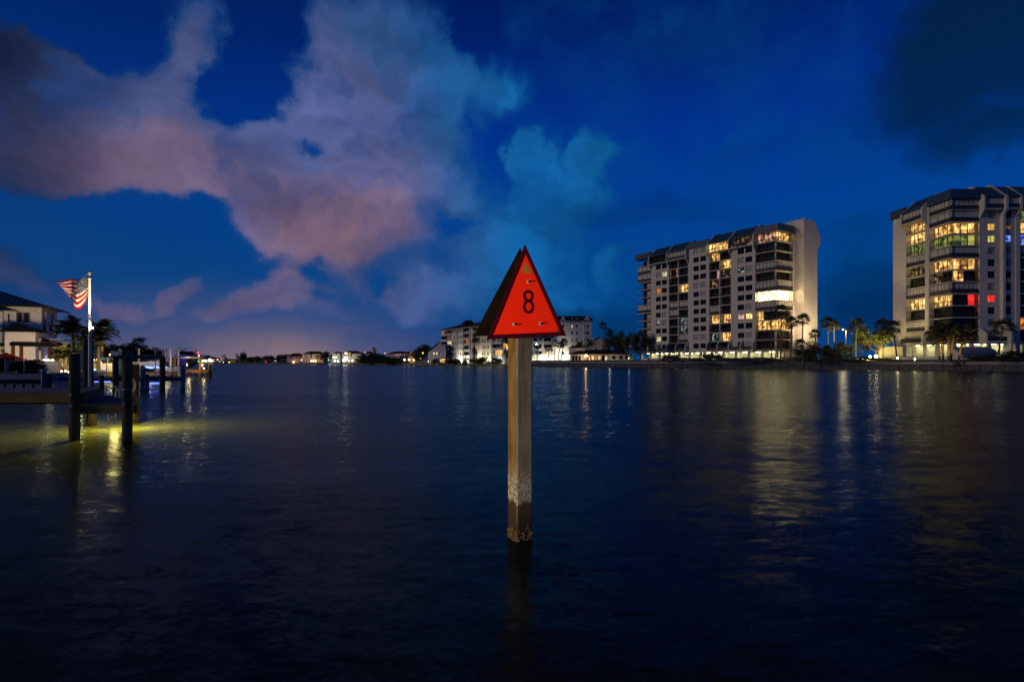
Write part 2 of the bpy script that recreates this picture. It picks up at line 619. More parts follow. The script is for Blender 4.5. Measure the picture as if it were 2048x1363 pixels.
# grassy bank and garden strip behind the cap
bank = MB()
for i in range(20):
    a0, a1 = i * 10.0, i * 10.0 + 10
    p = [SA + SU * a0 + SN * 3.0, SA + SU * a1 + SN * 3.0, SA + SU * a1 + SN * 6.0, SA + SU * a0 + SN * 6.0]
    q = [SA + SU * a0 + SN * 1.0, SA + SU * a1 + SN * 1.0]
    bank.add([(q[0].x, q[0].y, LZ + .005), (q[1].x, q[1].y, LZ + .005), (p[1].x, p[1].y, LZ + .38), (p[0].x, p[0].y, LZ + .38), (p[2].x, p[2].y, LZ + .42), (p[3].x, p[3].y, LZ + .42)],
             [(0, 1, 2, 3), (3, 2, 4, 5)])
tag(bank.build('grass_bank', GRASS), kind='structure')


# ------------------------------------------------------------------ apartment towers
STATUS = {'d': GLASS, 'w': L_WARM, 'g': L_GOLD, 'W': L_WHITE, 'p': L_PALE, 'm': L_DIM, 'G': L_GREEN, 'l': L_LIME, 'a': L_AMBER,
          'k': L_PINK, 'o': L_ORANGE, 'R': L_RED, 'B': L_BLUE, 'c': L_COOL, 'r': L_ROSE, 'b': BLIND}


def frame(o, ex):
    ex = Vector(ex).normalized()
    return (Vector(o), ex, Vector((-ex.y, ex.x, 0)))


def window_unit(fr, a0, a1, z0, z1, st, root, depth=.22, mull=1, name='window'):
    """pane set back in its opening, with a frame and mullions"""
    p = MB().fbox(fr, a0, a1, depth + .04, depth + .08, z0, z1).build(name, STATUS[st], root)
    f = MB()
    t = .07
    f.fbox(fr, a0, a0 + t, depth - .03, depth + .038, z0, z1)
    f.fbox(fr, a1 - t, a1, depth - .03, depth + .038, z0, z1)
    f.fbox(fr, a0 + t, a1 - t, depth - .03, depth + .038, z0, z0 + t)
    f.fbox(fr, a0 + t, a1 - t, depth - .03, depth + .038, z1 - t, z1)
    for i in range(mull):
        c = a0 + (a1 - a0) * (i + 1) / (mull + 1)
        f.fbox(fr, c - t * .5, c + t * .5, depth - .03, depth + .037, z0 + t, z1 - t)
    f.build('window_frame', BRONZE, p)
    return p


def balcony(fr, a0, a1, z, h, st, root, dg=1.25, slab_out=.06, gl=0.0, gr=0.0):
    """st: 's' = storm shutters down, otherwise the room behind the glass; two letters = left and right half"""
    b = MB().fbox(fr, a0, a1, -slab_out, dg + .1, z - .17, z + .05).build('balcony_slab', STUCCO, root)
    W = a1 - a0
    rail = MB()
    rail.fbox(fr, a0 + .02, a1 - .02, .04, .10, z + .98, z + 1.05)
    shut = st[0] in 'sS'
    if shut:
        rail.fbox(fr, a0 + .02, a1 - .02, .05, .09, z + .08, z + .96)
    else:
        rail.fbox(fr, a0 + .02, a1 - .02, .05, .09, z + .10, z + .15)
        nb = max(3, int(W / .28))
        for i in range(nb + 1):
            c = a0 + .03 + (W - .06) * i / nb
            rail.fbox(fr, c - .02, c + .02, .055, .085, z + .15, z + .98)
    rail.build('railing', BRONZE, root)
    ztop = z + h - .19
    if shut:
        ns = max(2, int(round(W / (1.15 if st == 's' else 2.6))))
        bk = MB().fbox(fr, a0, a1, .40, .50, z + .05, ztop).build('screen', BRONZE, root)
        for i in range(ns):
            c0, c1 = a0 + W * i / ns + .10, a0 + W * (i + 1) / ns - .10
            MB().fbox(fr, c0, c1, .30, .395, z + 1.12, ztop - .12).build('shutter_panel', SHUT, bk)
    else:
        a0, a1 = a0 + gl, a1 - gr
        W = a1 - a0
        halves = [(a0, a1, st)] if len(st) == 1 else [(a0 + W * i / len(st), a0 + W * (i + 1) / len(st), s) for i, s in enumerate(st)]
        for h0, h1, s in halves:
            k = max(1, int(round((h1 - h0) / 1.25)))
            p = MB().fbox(fr, h0, h1, dg + .05, dg + .10, z + .05, ztop).build('sliding_window', STATUS[s], root)
            f = MB()
            for i in range(k + 1):
                c = h0 + (h1 - h0) * i / k
                f.fbox(fr, max(h0, c - .085), min(h1, c + .085), dg - .02, dg + .045, z + .05, ztop)
            f.fbox(fr, h0, h1, dg - .01, dg + .03, ztop - .42, ztop - .34)
            f.fbox(fr, h0, h1, dg - .01, dg + .03, z + .95, z + 1.01)
            f.build('window_frame', BRONZE, p)
    return b


def panel(fr, a0, a1, z0, floors, h, cols, grid, root):
    """wall strip with window columns; cols: (offset from a0, width); grid[floor] letters from floor 1 up"""
    mb = MB()
    zt = z0 + floors * h
    edges = [a0]
    for o, wd in cols:
        edges += [a0 + o, a0 + o + wd]
    edges.append(a1)
    for i in range(0, len(edges), 2):
        mb.fbox(fr, edges[i], edges[i + 1], 0, .45, z0 - .5, zt)
    for ci, (o, wd) in enumerate(cols):
        c0, c1 = a0 + o, a0 + o + wd
        zb = z0 - .5
        for k in range(floors):
            s = grid[k][ci]
            lo, hi = z0 + k * h + .78, z0 + k * h + h - .42
            mb.fbox(fr, c0, c1, .004, .446, zb, lo)
            zb = hi
            window_unit(fr, c0, c1, lo, hi, s, root, .2, 1)
        mb.fbox(fr, c0, c1, .004, .446, zb, zt)
    return mb.build('wall', STUCCO, root)


def roof_fin(fr, a, z12, root, th=.34, drop=True, out=1.35):
    """cross-shaped party wall that rises through the mansard and steps back under the penthouse"""
    MB().prism(fr, [(-out, z12 - .25), (-out, z12 + 2.75), (2.3, z12 + 6.1), (3.5, z12 + 6.1), (5.2, z12 + 4.9), (5.2, z12 + 2.6), (.46, z12 + 2.6), (.46, z12 - 2.4), (0, z12 - 2.0)],
               a - th / 2, a + th / 2).build('fin', STUCCO, root)


def mansard(fr, a0, a1, z12, root, st, out=1.25):
    """penthouse bay that hangs out under a sloping metal roof"""
    rf = MB().prism(fr, [(-out - .12, z12 + 2.62), (-out - .12, z12 + 2.84), (2.3, z12 + 5.95), (3.2, z12 + 5.95), (3.2, z12 + 5.7), (-out + .2, z12 + 2.62)], a0, a1).build('roof', ROOFMET, root)
    seam = MB()
    k = max(2, int((a1 - a0) / .9))
    for i in range(1, k):
        c = a0 + (a1 - a0) * i / k
        seam.prism(fr, [(-out - .12, z12 + 2.842), (-out - .12, z12 + 2.92), (2.3, z12 + 6.03), (2.3, z12 + 5.952)], c - .03, c + .03)
    seam.build('roof_seam', ROOFMET, rf)
    MB().fbox(fr, a0, a1, -out, .9, z12 - .25, z12 - .02).build('floor_slab', STUCCO, root)
    o, ex, ey = fr
    fr2 = (o - ey * (out - .02), ex, ey)
    balcony(fr2, a0 + .03, a1 - .03, z12, 2.8, st, root, dg=.9)


def fascia(fr, a0, a1, z, root, d=-.55, h=2.1, depth=2.0):
    b = MB().fbox(fr, a0, a1, d, depth, z, z + h).build('roof_fascia', ROOFMET, root)
    s = MB()
    k = int((a1 - a0) / .8)
    for i in range(1, k):
        c = a0 + (a1 - a0) * i / k
        s.fbox(fr, c - .03, c + .03, d - .06, d, z + .02, z + h - .02)
    s.build('fascia_seam', ROOFMET, b)
    return b


def patio(fr, a0, a1, z1, root, k=2, out=1.5):
    """ground-floor terraces between flared party walls"""
    for i in range(k + 1):
        a = a0 + (a1 - a0) * i / k
        MB().prism(fr, [(-.002, z1 + 3.3), (-out, z1 + 1.7), (-out, z1 - .6), (-.002, z1 - .6)], a - .15, a + .15).build('patio_wall', STUCCO, root)
    for i in range(k):
        c0, c1 = a0 + (a1 - a0) * i / k + .16, a0 + (a1 - a0) * (i + 1) / k - .16
        MB().fbox(fr, c0, c1, -out + .05, -out + .12, z1 + .02, z1 + 1.05).build('railing', BRONZE, root)
        MB().fbox(fr, c0, c1, -out, -.002, z1 - .6, z1).build('patio_slab', STUCCO, root)


def garage(fr, a0, a1, z1, zg, root, k):
    """open lit parking level: columns, low wall, tubes under the ceiling"""
    MB().fbox(fr, a0, a1, 3.6, 3.9, zg, z1 - .62).build('garage_wall', CREAM, root)
    MB().fbox(fr, a0, a1, .02, .25, zg, zg + 1.15).build('parapet', STUCCO, root)
    for i in range(k + 1):
        a = a0 + (a1 - a0) * i / k
        MB().fbox(fr, a - .35, a + .35, .0, .7, zg + 1.152, z1 - .62).build('column', STUCCO, root)
    for i in range(k):
        c = a0 + (a1 - a0) * (i + .5) / k
        MB().fbox(fr, c - 1.3, c + 1.3, 2.2, 2.5, z1 - .74, z1 - .66).build('tube_light', G_GARAGE, root)


# ---- tower with its long side to the water
AX = (.515, -.857, 0)
ta = thing('apartment_tower', 'cream apartment tower with its long balcony front to the water and a blank stair tower', 'apartment building',
           (76.5, 164.0, 0), math.atan2(AX[1], AX[0]))
Z1, H = 5.45, 2.86
Z12 = Z1 + 11 * H
FA = frame((0, 0, 0), (1, 0, 0))
bx = [-57.4, -50.2, -41.6, -33.0, -24.2, -15.9, -7.2, 0.0]
core = MB()
core.box(bx[0] + 3.2, -1.75, 3.3, 14.6, Z1 - .5, Z12 + 4.4)
core.box(bx[0] + 3.2, -33.05, 1.9, 3.29, Z1 - .5, Z12 + 2.6)
core.box(-33.04, -1.75, 1.9, 3.29, Z1 - .5, Z12 + 2.6)
core.build('wall', STUCCO, ta)
MB().box(bx[0], 0.0, .0, 14.6, Z1 - .62, Z1 - .52).build('floor_slab', STUCCO, ta)
MB().box(bx[0] + 1, -1, 1.0, 14.4, Z12 + 4.4, Z12 + 4.7).build('roof', ROOFMET, ta)
MB().box(-26.0, -24.6, 5, 6.2, Z12 + 4.7, Z12 + 7.0).build('roof_vent', BRONZE, ta)
# window strips
g1 = ['dd', 'pd', 'dd', 'cb', 'db', 'dd', 'dd', 'od', 'dd', 'bp', 'dd']
g2 = ['dd', 'bb', 'dd', 'dd', 'dd', 'dd', 'db', 'bb', 'dd', 'dd', 'dd', 'bb']
g3 = ['db', 'db', 'dd', 'kg', 'db', 'dd', 'dd', 'dd', 'cb', 'bd', 'dd']
panel(FA, bx[1], bx[2], Z1, 11, H, [(2.4, 2.3), (5.3, 2.3)], g1, ta)
panel(FA, bx[3], bx[4], Z1, 12, H, [(2.3, 2.3), (5.2, 2.3)], g2, ta)
panel(FA, bx[5], bx[6], Z1, 11, H, [(2.5, 2.3), (5.3, 2.3)], g3, ta)
# balcony stacks
s1l = ['d', 'd', 'd', 'd', 'S', 'S', 'd', 'd', 'd', 'do', 'd']
s1r = ['d', 'S', 'cc', 'c', 'd', 'S', 'd', 'g', 'd', 'd', 'd']
s2l = ['d', 'c', 'd', 'g', 's', 'd', 'd', 'm', 'dk', 'd', 'w']
s2r = ['d', 'g', 'd', 'w', 'd', 'd', 'd', 'd', 'm', 'w', 'd']
for x0, x1, L_, R_ in ((bx[2], bx[3], s1l, s1r), (bx[4], bx[5], s2l, s2r)):
    mid = (x0 + x1) / 2
    for k in range(11):
        z = Z1 + k * H
        balcony(FA, x0 + .02, mid - .16, z, H, L_[k], ta)
        balcony(FA, mid + .16, x1 - .02, z, H, R_[k], ta)
    MB().fbox(FA, mid - .15, mid + .15, -.05, 1.9, Z1, Z12 - .26).build('fin', STUCCO, ta)
# corner bays
cf = ['d', 'd', 'ww', 'wdd', 's', 'W', 's', 'd', 's', 'd', 'd', 'r']
ce = ['d', 'd', 'w', 'd', 's', 'W', 's', 'd', 's', 'd', 'd', 'g']
FE = frame((0, 0, 0), (0, 1, 0))
for k in range(12):
    z = Z1 + k * H
    balcony(FA, bx[6] + .02, -.08, z, H, cf[k], ta, gr=1.3)
    balcony(FE, .0, 7.4, z + .004, H, ce[k], ta, dg=1.3, gl=1.25)
    if k in (0, 1, 9, 10, 7):
        MB().box(-1.55, -1.15, .95, 1.35, z + .05, z + H - .17).build('post', STUCCO, ta)
lf = ['d', 'd', 'd', 'd', 'd', 'S', 'd', 'dg', 'd', 'S', 'S', 'd']
for k in range(12):
    z = Z1 + k * H
    balcony(FA, bx[0] + .1, bx[1] - .02, z, H, lf[k], ta, dg=3.1)
# end wall beyond the corner bay, then the stair tower
MB().box(-.45, 0, 7.42, 8.06, 2, Z12 + 2.6).build('wall', STUCCO, ta)
MB().prism((Vector((0, 0, 0)), Vector((1, 0, 0)), Vector((0, 1, 0))),
           [(8.07, 2), (14.8, 2), (14.8, Z12 - 2.2), (16.4, Z12 + .2), (16.4, Z12 + 2.6), (13.2, Z12 + 6.6), (8.07, Z12 + 6.6)], -3, 3.0).build('stair_tower', STUCCO, ta)
# roof line
for a in (bx[1], bx[2], bx[3], bx[4], bx[5], bx[6]):
    roof_fin(FA, a, Z12, ta)
mansard(FA, bx[1] + .18, bx[2] - .18, Z12, ta, 'd')
mansard(FA, bx[2] + .18, bx[3] - .18, Z12, ta, 's')
mansard(FA, bx[4] + .18, bx[5] - .18, Z12, ta, 'gw')
mansard(FA, bx[5] + .18, bx[6] - .18, Z12, ta, 'm')
fascia(FA, bx[0] - .6, bx[1] - .18, Z12 + H - .18, ta)
fascia(FA, bx[3] + .18, bx[4] - .18, Z12 + H - .18, ta, d=-.3)
fascia(FA, bx[6] + .18, .55, Z12 + H - .18, ta)
fascia(FE, 2.02, 7.45, Z12 + H - .18, ta)
MB().box(-3, .3, 7.5, 8.05, Z12 + 2.5, Z12 + 4.2).build('roof_fascia', ROOFMET, ta)
patio(FA, bx[1], bx[3], Z1, ta, 4)
patio(FA, bx[4], bx[6], Z1, ta, 4)
garage(FA, bx[0] + 2, -.5, Z1, LZ, ta, 12)
gw = MB().box(-54, 0, 4.0, 14.5, LZ, Z1 - .63)
gw.build('garage_wall', CREAM, ta)

# ---- tower with its corner to the water
Z1B, HB = 6.65, 2.78
Z12B = Z1B + 11 * HB
tb = thing('apartment_tower', 'nearer cream apartment tower with its corner balconies towards the water and a red lit window', 'apartment building', (102.2, 132.4, 0), 0)
FB = frame((0, 0, 0), (1, 0, 0))                       # water front
FL = (Vector((0, 20.2, 0)), Vector((0, -1, 0)), Vector((1, 0, 0)))   # end face, running towards the camera
core = MB()
core.box(1.8, 30, 1.9, 20.2, Z1B - .5, Z12B + 4.2)
core.box(1.4, 1.79, 4.9, 20.1, Z1B - .5, Z12B + 2.6)
core.build('wall', STUCCO, tb)
MB().box(0, 30, 0, 20.2, Z1B - .62, Z1B - .52).build('floor_slab', STUCCO, tb)
cbl = ['d', 'd', 'd', 'ww', 's', 'md', 'w', 'S', 'GG', 'gw', 'S', 's']
cbr = ['d', 'd', 'd', 'ddR', 's', 'wd', 'gww', 'S', 'GGl', 'gwg', 'S', 's']
for k in range(12):
    z = Z1B + k * HB
    balcony(FL, 13.2, 20.12, z, HB, cbl[k], tb, gr=1.3)
    balcony(FB, .0, 6.5, z + .004, HB, cbr[k], tb, gl=1.35)
rec = ['s', 'S', 'd', 'g', 's', 'd', 'm', 's', 'G', 'g', 'w']
for k in range(11):
    z = Z1B + k * HB
    balcony(FL, 5.0, 11.8, z, HB, rec[k], tb)
MB().fbox(FL, 11.8, 13.18, -.02, 1.38, Z1B - .5, Z12B + 2.6).build('wall', STUCCO, tb)
MB().fbox(FL, 0, 4.98, .0, 1.38, 2, Z12B + 2.6).build('wall', STUCCO, tb)
for a in (5.0, 12.5):
    roof_fin(FL, a, Z12B, tb)
mansard(FL, 5.2, 12.3, Z12B, tb, 's')
fascia(FL, -.4, 4.8, Z12B + HB - .2, tb)
fascia(FL, 13.2, 20.75, Z12B + HB - .2, tb)
fascia(FB, 2.03, 6.7, Z12B + HB - .2, tb)
# front: window strip, deep fin, second strip, fin, balconies
gB1 = ['b', 'b', 'd', 'R', 'b', 'd', 'd', 'b', 'l', 'a', 'b']
gB2 = ['d', 'd', 'd', 'd', 'd', 'd', 'b', 'b', 'B', 'm', 'd']
panel(FB, 6.6, 11.3, Z1B, 11, HB, [(1.9, 1.75)], gB1, tb)
fin2 = [(-1.4, Z12B - .25), (-1.4, Z12B + 2.6), (3.2, Z12B + 6.0), (6, Z12B + 6.0), (6, Z12B + 2), (.5, Z12B + 2), (.5, Z1B - .6), (-1.2, Z1B - .6), (-1.2, Z1B - 4), (-1.6, Z1B - 4), (-1.6, Z1B + 1.4), (-.9, Z1B + 2.6), (-.9, Z12B - 1.4)]
roof_fin(FB, 6.75, Z12B, tb)
MB().prism(FB, [(-1.7, Z12B - .4), (-1.7, Z12B + 2.6), (2.8, Z12B + 6.6), (5, Z12B + 6.6), (6, Z12B + 5), (6, Z1B - .6), (-.9, Z1B - .6), (-.9, Z12B - 1.6)], 11.32, 11.9).build('fin', STUCCO, tb)
mansard(FB, 7.0, 11.28, Z12B, tb, 's')
FB2 = (Vector((0, -.3, 0)), FB[1], FB[2])
panel(FB2, 11.95, 14.6, Z1B, 11, HB, [(.35, 1.5)], gB2, tb)
MB().fbox(FB2, 14.62, 15.6, -.2, 1.9, 2, Z12B + 2.4).build('wall', STUCCO, tb)
roof_fin(FB2, 15.0, Z12B, tb, th=.5)
mansard(FB2, 11.95, 14.7, Z12B, tb, 's')
mansard(FB2, 15.3, 22.0, Z12B, tb, 's')
for k, s in enumerate(['d', 'o', 'd', 'd', 'd', 'd', 'd', 'S', 'B', 'w', 'G']):
    balcony(FB2, 15.62, 21.9, Z1B + k * HB, HB, s, tb)
MB().fbox(FB2, 21.92, 30, 0, 2.1, 2, Z12B + 2.6).build('wall', STUCCO, tb)
patio(FB, 6.6, 11.3, Z1B, tb, 1, 2.2)
patio(FL, 5.0, 12.9, Z1B, tb, 1, 1.6)
MB().prism(FB, [(-.9, Z1B + 4.2), (-2.9, Z1B + 2.0), (-2.9, 2), (-.9, 2)], 11.35, 11.85).build('patio_wall', STUCCO, tb)
garage(FL, 3.2, 19.6, Z1B, LZ, tb, 4)
garage(FB, 1.0, 21.0, Z1B, LZ, tb, 5)
MB().box(3.95, 29, 3.95, 20, LZ, Z1B - .63).build('garage_wall', CREAM, tb)
MB().fbox(FL, 0, 3.0, .02, .4, LZ, Z1B - .63).build('wall', STUCCO, tb)
# sloped canopy over the car ramp in front of the nearer tower
rc = thing('ramp_canopy', 'low white car ramp shelter with sloping grey roof by the nearer tower', 'shelter', G(1948, 124.5, LZ), 0)
MB().prism(FR0, [(-1.2, 0), (2.6, 0), (2.6, 3.1), (1.4, 3.1), (-1.2, 1.6)], -3.6, 3.4).build('wall', STUCCO, rc)
MB().prism(FR0, [(-1.5, 1.45), (-1.5, 1.62), (1.4, 3.29), (2.8, 3.29), (2.8, 3.12), (1.4, 3.12)], -3.8, 4.6).build('roof', mat('grey_membrane', (.20, .22, .26), .7, .2, .1, 2), rc)


# ------------------------------------------------------------------ vegetation builders
def fan_frond(seed):
    """one palmetto leaf: stalk and a drooping fan of blades, one unit long"""
    rnd = random.Random(seed)
    mb = MB()
    mb.add([(0, -.012, 0), (0, .012, 0), (.5, .008, .05), (.5, -.008, .05)], [(0, 1, 2, 3)])
    n = 13
    for i in range(n):
        a = R(-105 + 210 * i / (n - 1))
        L = .5 * (1 - .25 * abs(i - n / 2) / n) * rnd.uniform(.85, 1.08)
        c, s = math.cos(a), math.sin(a)
        w_ = .038
        b = Vector((.5, 0, .05))
        mid = b + Vector((c * L * .6, s * L * .6, .02))
        tip = b + Vector((c * L, s * L, -.16 - rnd.uniform(0, .12)))
        q = Vector((-s, c, 0)) * w_
        mb.add([b, mid + q, tip, mid - q], [(0, 1, 2, 3)])
    return mb.mesh('frond', PALM)


def feather_frond(seed):
    """one arching feather leaf: rib with leaflets either side, one unit long"""
    rnd = random.Random(seed)
    mb = MB()
    pts = []
    for i in range(9):
        t = i / 8
        pts.append(Vector((t * .92, 0, .26 * math.sin(t * 2.3) - .30 * t * t * t)))
    for i in range(8):
        a, b = pts[i], pts[i + 1]
        mb.add([a + Vector((0, -.012, 0)), a + Vector((0, .012, 0)), b + Vector((0, .009, 0)), b + Vector((0, -.009, 0))], [(0, 1, 2, 3)])
        for sgn in (-1, 1):
            for q in (0.2, .7):
                if i == 0 and q < .5:
                    continue
                c = a.lerp(b, q)
                L = .34 * math.sin(math.pi * min(1, (i + q + 1.4) / 9.6)) * rnd.uniform(.85, 1.1)
                tip = c + Vector((L * .6, sgn * L, -L * .38))
                mb.add([c + Vector((-.032, 0, 0)), c + Vector((.045, 0, 0)), tip], [(0, 1, 2)])
    return mb.mesh('frond', PALM)


FANS = [fan_frond(i) for i in range(3)]
FEATHERS = [feather_frond(i + 10) for i in range(3)]


def palm(base, height, label, crown=2.0, kind='fan', lean=(0, 0), n=20, r=.17, group=None, seed=0, name='palm_tree', wind=0.0):
    """height: where the leaves spring from"""
    rnd = random.Random(seed * 7 + 3)
    t = thing(name, label, 'palm tree', base, 0, group)
    pts = []
    for i in range(7):
        q = i / 6
        pts.append((lean[0] * q * q, lean[1] * q * q, height * q - .1 * (1 - q)))
    MB().tube(pts, r * 1.15, 8, r * .8).build('trunk', BARK, t, True)
    top = Vector(pts[-1])
    for i in range(n):
        yaw = 2.399 * i + rnd.uniform(-.3, .3)
        pit = (85 - 125 * (i + .5) / n if kind == 'fan' else 72 - 95 * (i + .5) / n) + rnd.uniform(-8, 8)
        me = rnd.choice(FANS if kind == 'fan' else FEATHERS)
        o = link('frond', me, t)
        d = Vector((math.cos(yaw) * math.cos(R(pit)) - wind, math.sin(yaw) * math.cos(R(pit)), math.sin(R(pit)))).normalized()
        o.location = top + Vector((0, 0, rnd.uniform(-.25, .1)))
        o.rotation_euler = (rnd.uniform(-.35, .35), -math.asin(max(-1, min(1, d.z))), math.atan2(d.y, d.x))
        s = crown * rnd.uniform(.82, 1.1)
        o.scale = (s, s, s)
    return t


def crown_mesh(seed, n=1500, leaf=.06, clumps=14, rz=.8, name='crown', m=None):
    """leaf-sized faces in uneven clumps through a unit crown"""
    rnd = random.Random(seed)
    mb = MB()
    cs = []
    for i in range(clumps):
        th, ph = rnd.uniform(0, 2 * math.pi), math.acos(rnd.uniform(-.55, 1))
        q = rnd.uniform(.35, .8)
        cs.append((Vector((math.cos(th) * math.sin(ph) * q, math.sin(th) * math.sin(ph) * q, math.cos(ph) * q * rz)), rnd.uniform(.22, .42)))
    for i in range(n):
        c, rr = rnd.choice(cs)
        d = Vector((rnd.gauss(0, 1), rnd.gauss(0, 1), rnd.gauss(0, 1))).normalized() * rr * rnd.random() ** .45
        p = c + d
        u = Vector((rnd.gauss(0, 1), rnd.gauss(0, 1), rnd.gauss(0, .6))).normalized()
        v = u.cross(Vector((rnd.gauss(0, 1), rnd.gauss(0, 1), rnd.gauss(0, 1)))).normalized()
        L = leaf * rnd.uniform(.7, 1.4)
        mb.add([p - u * L, p + v * L * .5, p + u * L, p - v * L * .5], [(0, 1, 2, 3)])
    return mb.mesh(name, m or LEAF)


CROWNS = [crown_mesh(i) for i in range(4)]
CROWNS_L = [crown_mesh(i + 20, m=LEAF2, leaf=.07) for i in range(2)]
BUSHES = [crown_mesh(i + 40, 1300, .07, 18, .9, 'foliage') for i in range(3)]
BUSHES_L = [crown_mesh(i + 50, 1300, .07, 18, .9, 'foliage', LEAF2) for i in range(2)]


def tree(base, height, width, label, seed=0, group=None, depth=None, light=False, name='broadleaf_tree', trunk=.3):
    t = thing(name, label, 'tree', base, 0, group)
    rnd = random.Random(seed)
    ht = height * trunk
    mb = MB()
    mb.tube([(0, 0, -.2), (.1, 0, ht * .6), (.05, .05, ht * 1.3)], height * .028, 7, height * .018)
    for i in range(4):
        a = i * 1.7 + seed
        mb.tube([(.05, .05, ht), (math.cos(a) * width * .15, math.sin(a) * width * .15, ht * 1.5), (math.cos(a) * width * .3, math.sin(a) * width * .3, height * .72)], height * .014, 5, height * .005)
    mb.build('trunk', BARK, t)
    o = link('crown', rnd.choice(CROWNS_L if light else CROWNS), t)
    o.location = (0, 0, ht + (height - ht) * .47)
    o.scale = (width / 2, (depth or width) / 2, (height - ht) * .74)
    o.rotation_euler = (0, 0, rnd.uniform(0, 6))
    return t


def bush(base, wx, wy, hz, label, group=None, seed=0, light=False, rz=0, cat='bush', name='bush'):
    o = link(name, (BUSHES_L if light else BUSHES)[seed % (2 if light else 3)])
    o.location = Vector(base) + Vector((0, 0, hz * .35))
    o.scale = (wx / 1.7, wy / 1.7, hz / 1.45)
    o.rotation_euler = (0, 0, rz)
    return tag(o, label, cat, group)


# ------------------------------------------------------------------ planting along the towers
g_t = 'palms along the tower seawall'
for px, Y, ytop, cr, ln, lab, sd in (
        (1563, 146, 622, 2.3, (.2, 0), 'tall thin palm standing before the lit corner balconies of the long tower', 1),
        (1541, 147, 632, 2.0, (-.3, 0), 'slender palm in front of the orange lit corner flat of the long tower', 2),
        (1584, 140, 646, 2.0, (.3, 0), 'tall bare-stemmed palm at the water-side corner of the long tower', 3),
        (1606, 142, 640, 2.3, (.2, 0), 'palm with ragged crown before the blank stair tower', 4),
        (1630, 141, 668, 1.9, (-.4, 0), 'short leaning palm at the foot of the stair tower', 5),
        (1656, 152, 648, 2.6, (0, 0), 'pale lamp-lit palm between the two towers', 6),
        (1668, 150, 652, 2.2, (0, 0), 'dark palm just beside the lamp-lit palm between the towers', 7),
        (1713, 141, 655, 2.8, (.2, 0), 'wide dark palm with drooping crown beside the lamp post', 8),
        (1763, 133, 652, 2.3, (-.3, 0), 'thin dark palm before the yellow-lit tree', 9),
        (1783, 131, 656, 2.6, (-1.2, 0), 'curved palm leaning beside the end wall of the nearer tower', 10),
        (2006, 117, 655, 2.6, (.9, 0), 'single curved palm before the window strip of the nearer tower', 11),
        (1601, 137, 688, 1.6, (-.6, 0), 'stubby palm in the dark clump before the stair tower', 12)):
    b = G(px - ln[0] / Y * FPX, Y, LZ)
    palm(b, P(px, ytop, Y).z - LZ, lab, cr, 'fan', ln, 20, .17, g_t, sd)
labs = ['first trunk of the uplit palm clump by the nearer tower, close to its recessed balconies', 'second, forked trunk of the uplit palm clump by the nearer tower', 'middle trunk of the uplit palm clump by the nearer tower',
        'fourth trunk of the uplit palm clump, leaning to its neighbour', 'outermost leaning trunk of the uplit palm clump, next to the ramp shelter']
for i, (px, ln, yt) in enumerate(((1879, -.4, 668), (1886, -.6, 674), (1897, -.3, 664), (1902, .6, 668), (1918, 1.3, 672))):
    Y = 117.5 + (i % 2) * .6
    palm(G(px, Y, LZ), P(px, yt, Y).z - LZ, labs[i], 2.7, 'fan', (ln, 0), 18, .2, 'uplit palm clump by the nearer tower', 40 + i)
for px, c in ((1881, 34), (1900, 48), (1919, 34)):
    q = G(px, 115.4, LZ + .15)
    lamp('SPOT', q, 26 * c, (1, .60, .25), .05, G(px, 117.7, 6), 70, .8)
hedges = [
    (1640, 143, 9, 4, 5.6, 'dark rounded shrub mass under the palms before the stair tower'),
    (1612, 139, 7, 3, 4.4, 'dark thicket at the foot of the stair tower'),
    (1683, 146, 8, 4, 6.2, 'tall dark thicket between lamp-lit palm and lamp post'),
    (1430, 158, 5, 3, 2.6, 'round clipped bush before the middle balcony stack of the long tower'),
    (1348, 166, 4, 3, 2.5, 'round bush before the lit parking level under the orange window'),
    (1330, 168, 3.4, 3, 2.4, 'small round bush beside another before the parking level'),
    (1412, 160, 3.5, 3, 2.8, 'bush near the central piers of the long tower'),
    (1965, 117, 9, 3, 1.5, 'low hedge in front of the ramp shelter'),
    (2030, 112, 11, 4, 2.6, 'big dark hedge beside the curved palm'),
    (1995, 119, 6, 2, 1.7, 'clipped hedge under the window strip of the nearer tower')]
for i, (px, Y, wx, wy, hz, lab) in enumerate(hedges):
    bush(G(px, Y, LZ), wx, wy, hz, lab, 'bushes below the towers', i)
for i, (px, Y) in enumerate(((1370, 160), (1470, 151), (1520, 147), (1600, 139), (1670, 134), (1730, 130))):
    bush(G(px, Y, LZ), 13, 2.2, 1.3, ['low hedge below the first balcony stack of the long tower', 'low hedge below the second window strip of the long tower', 'low hedge below the corner flats of the long tower', 'low hedge beside the stair tower',
                                     'low hedge near the lamp post', 'low hedge before the yellow-lit tree'][i], 'low hedge behind the seawall', i, rz=-.83, cat='hedge', name='hedge')
tree(G(1752, 141, LZ), 9.2, 9.5, 'yellow-green lamp-lit tree beside the nearer tower', 3, light=True, trunk=.25)
tree(G(1725, 152, LZ), 7.5, 7, 'dim tree behind the lamp post between the towers', 5)
wash(G(1738, 131.5, 2.6), G(1752, 141, 7), 11000, (1, .80, .25), 80)
wash(G(1768, 134, 2.6), G(1757, 141, 7), 6500, (1, .74, .22), 80)

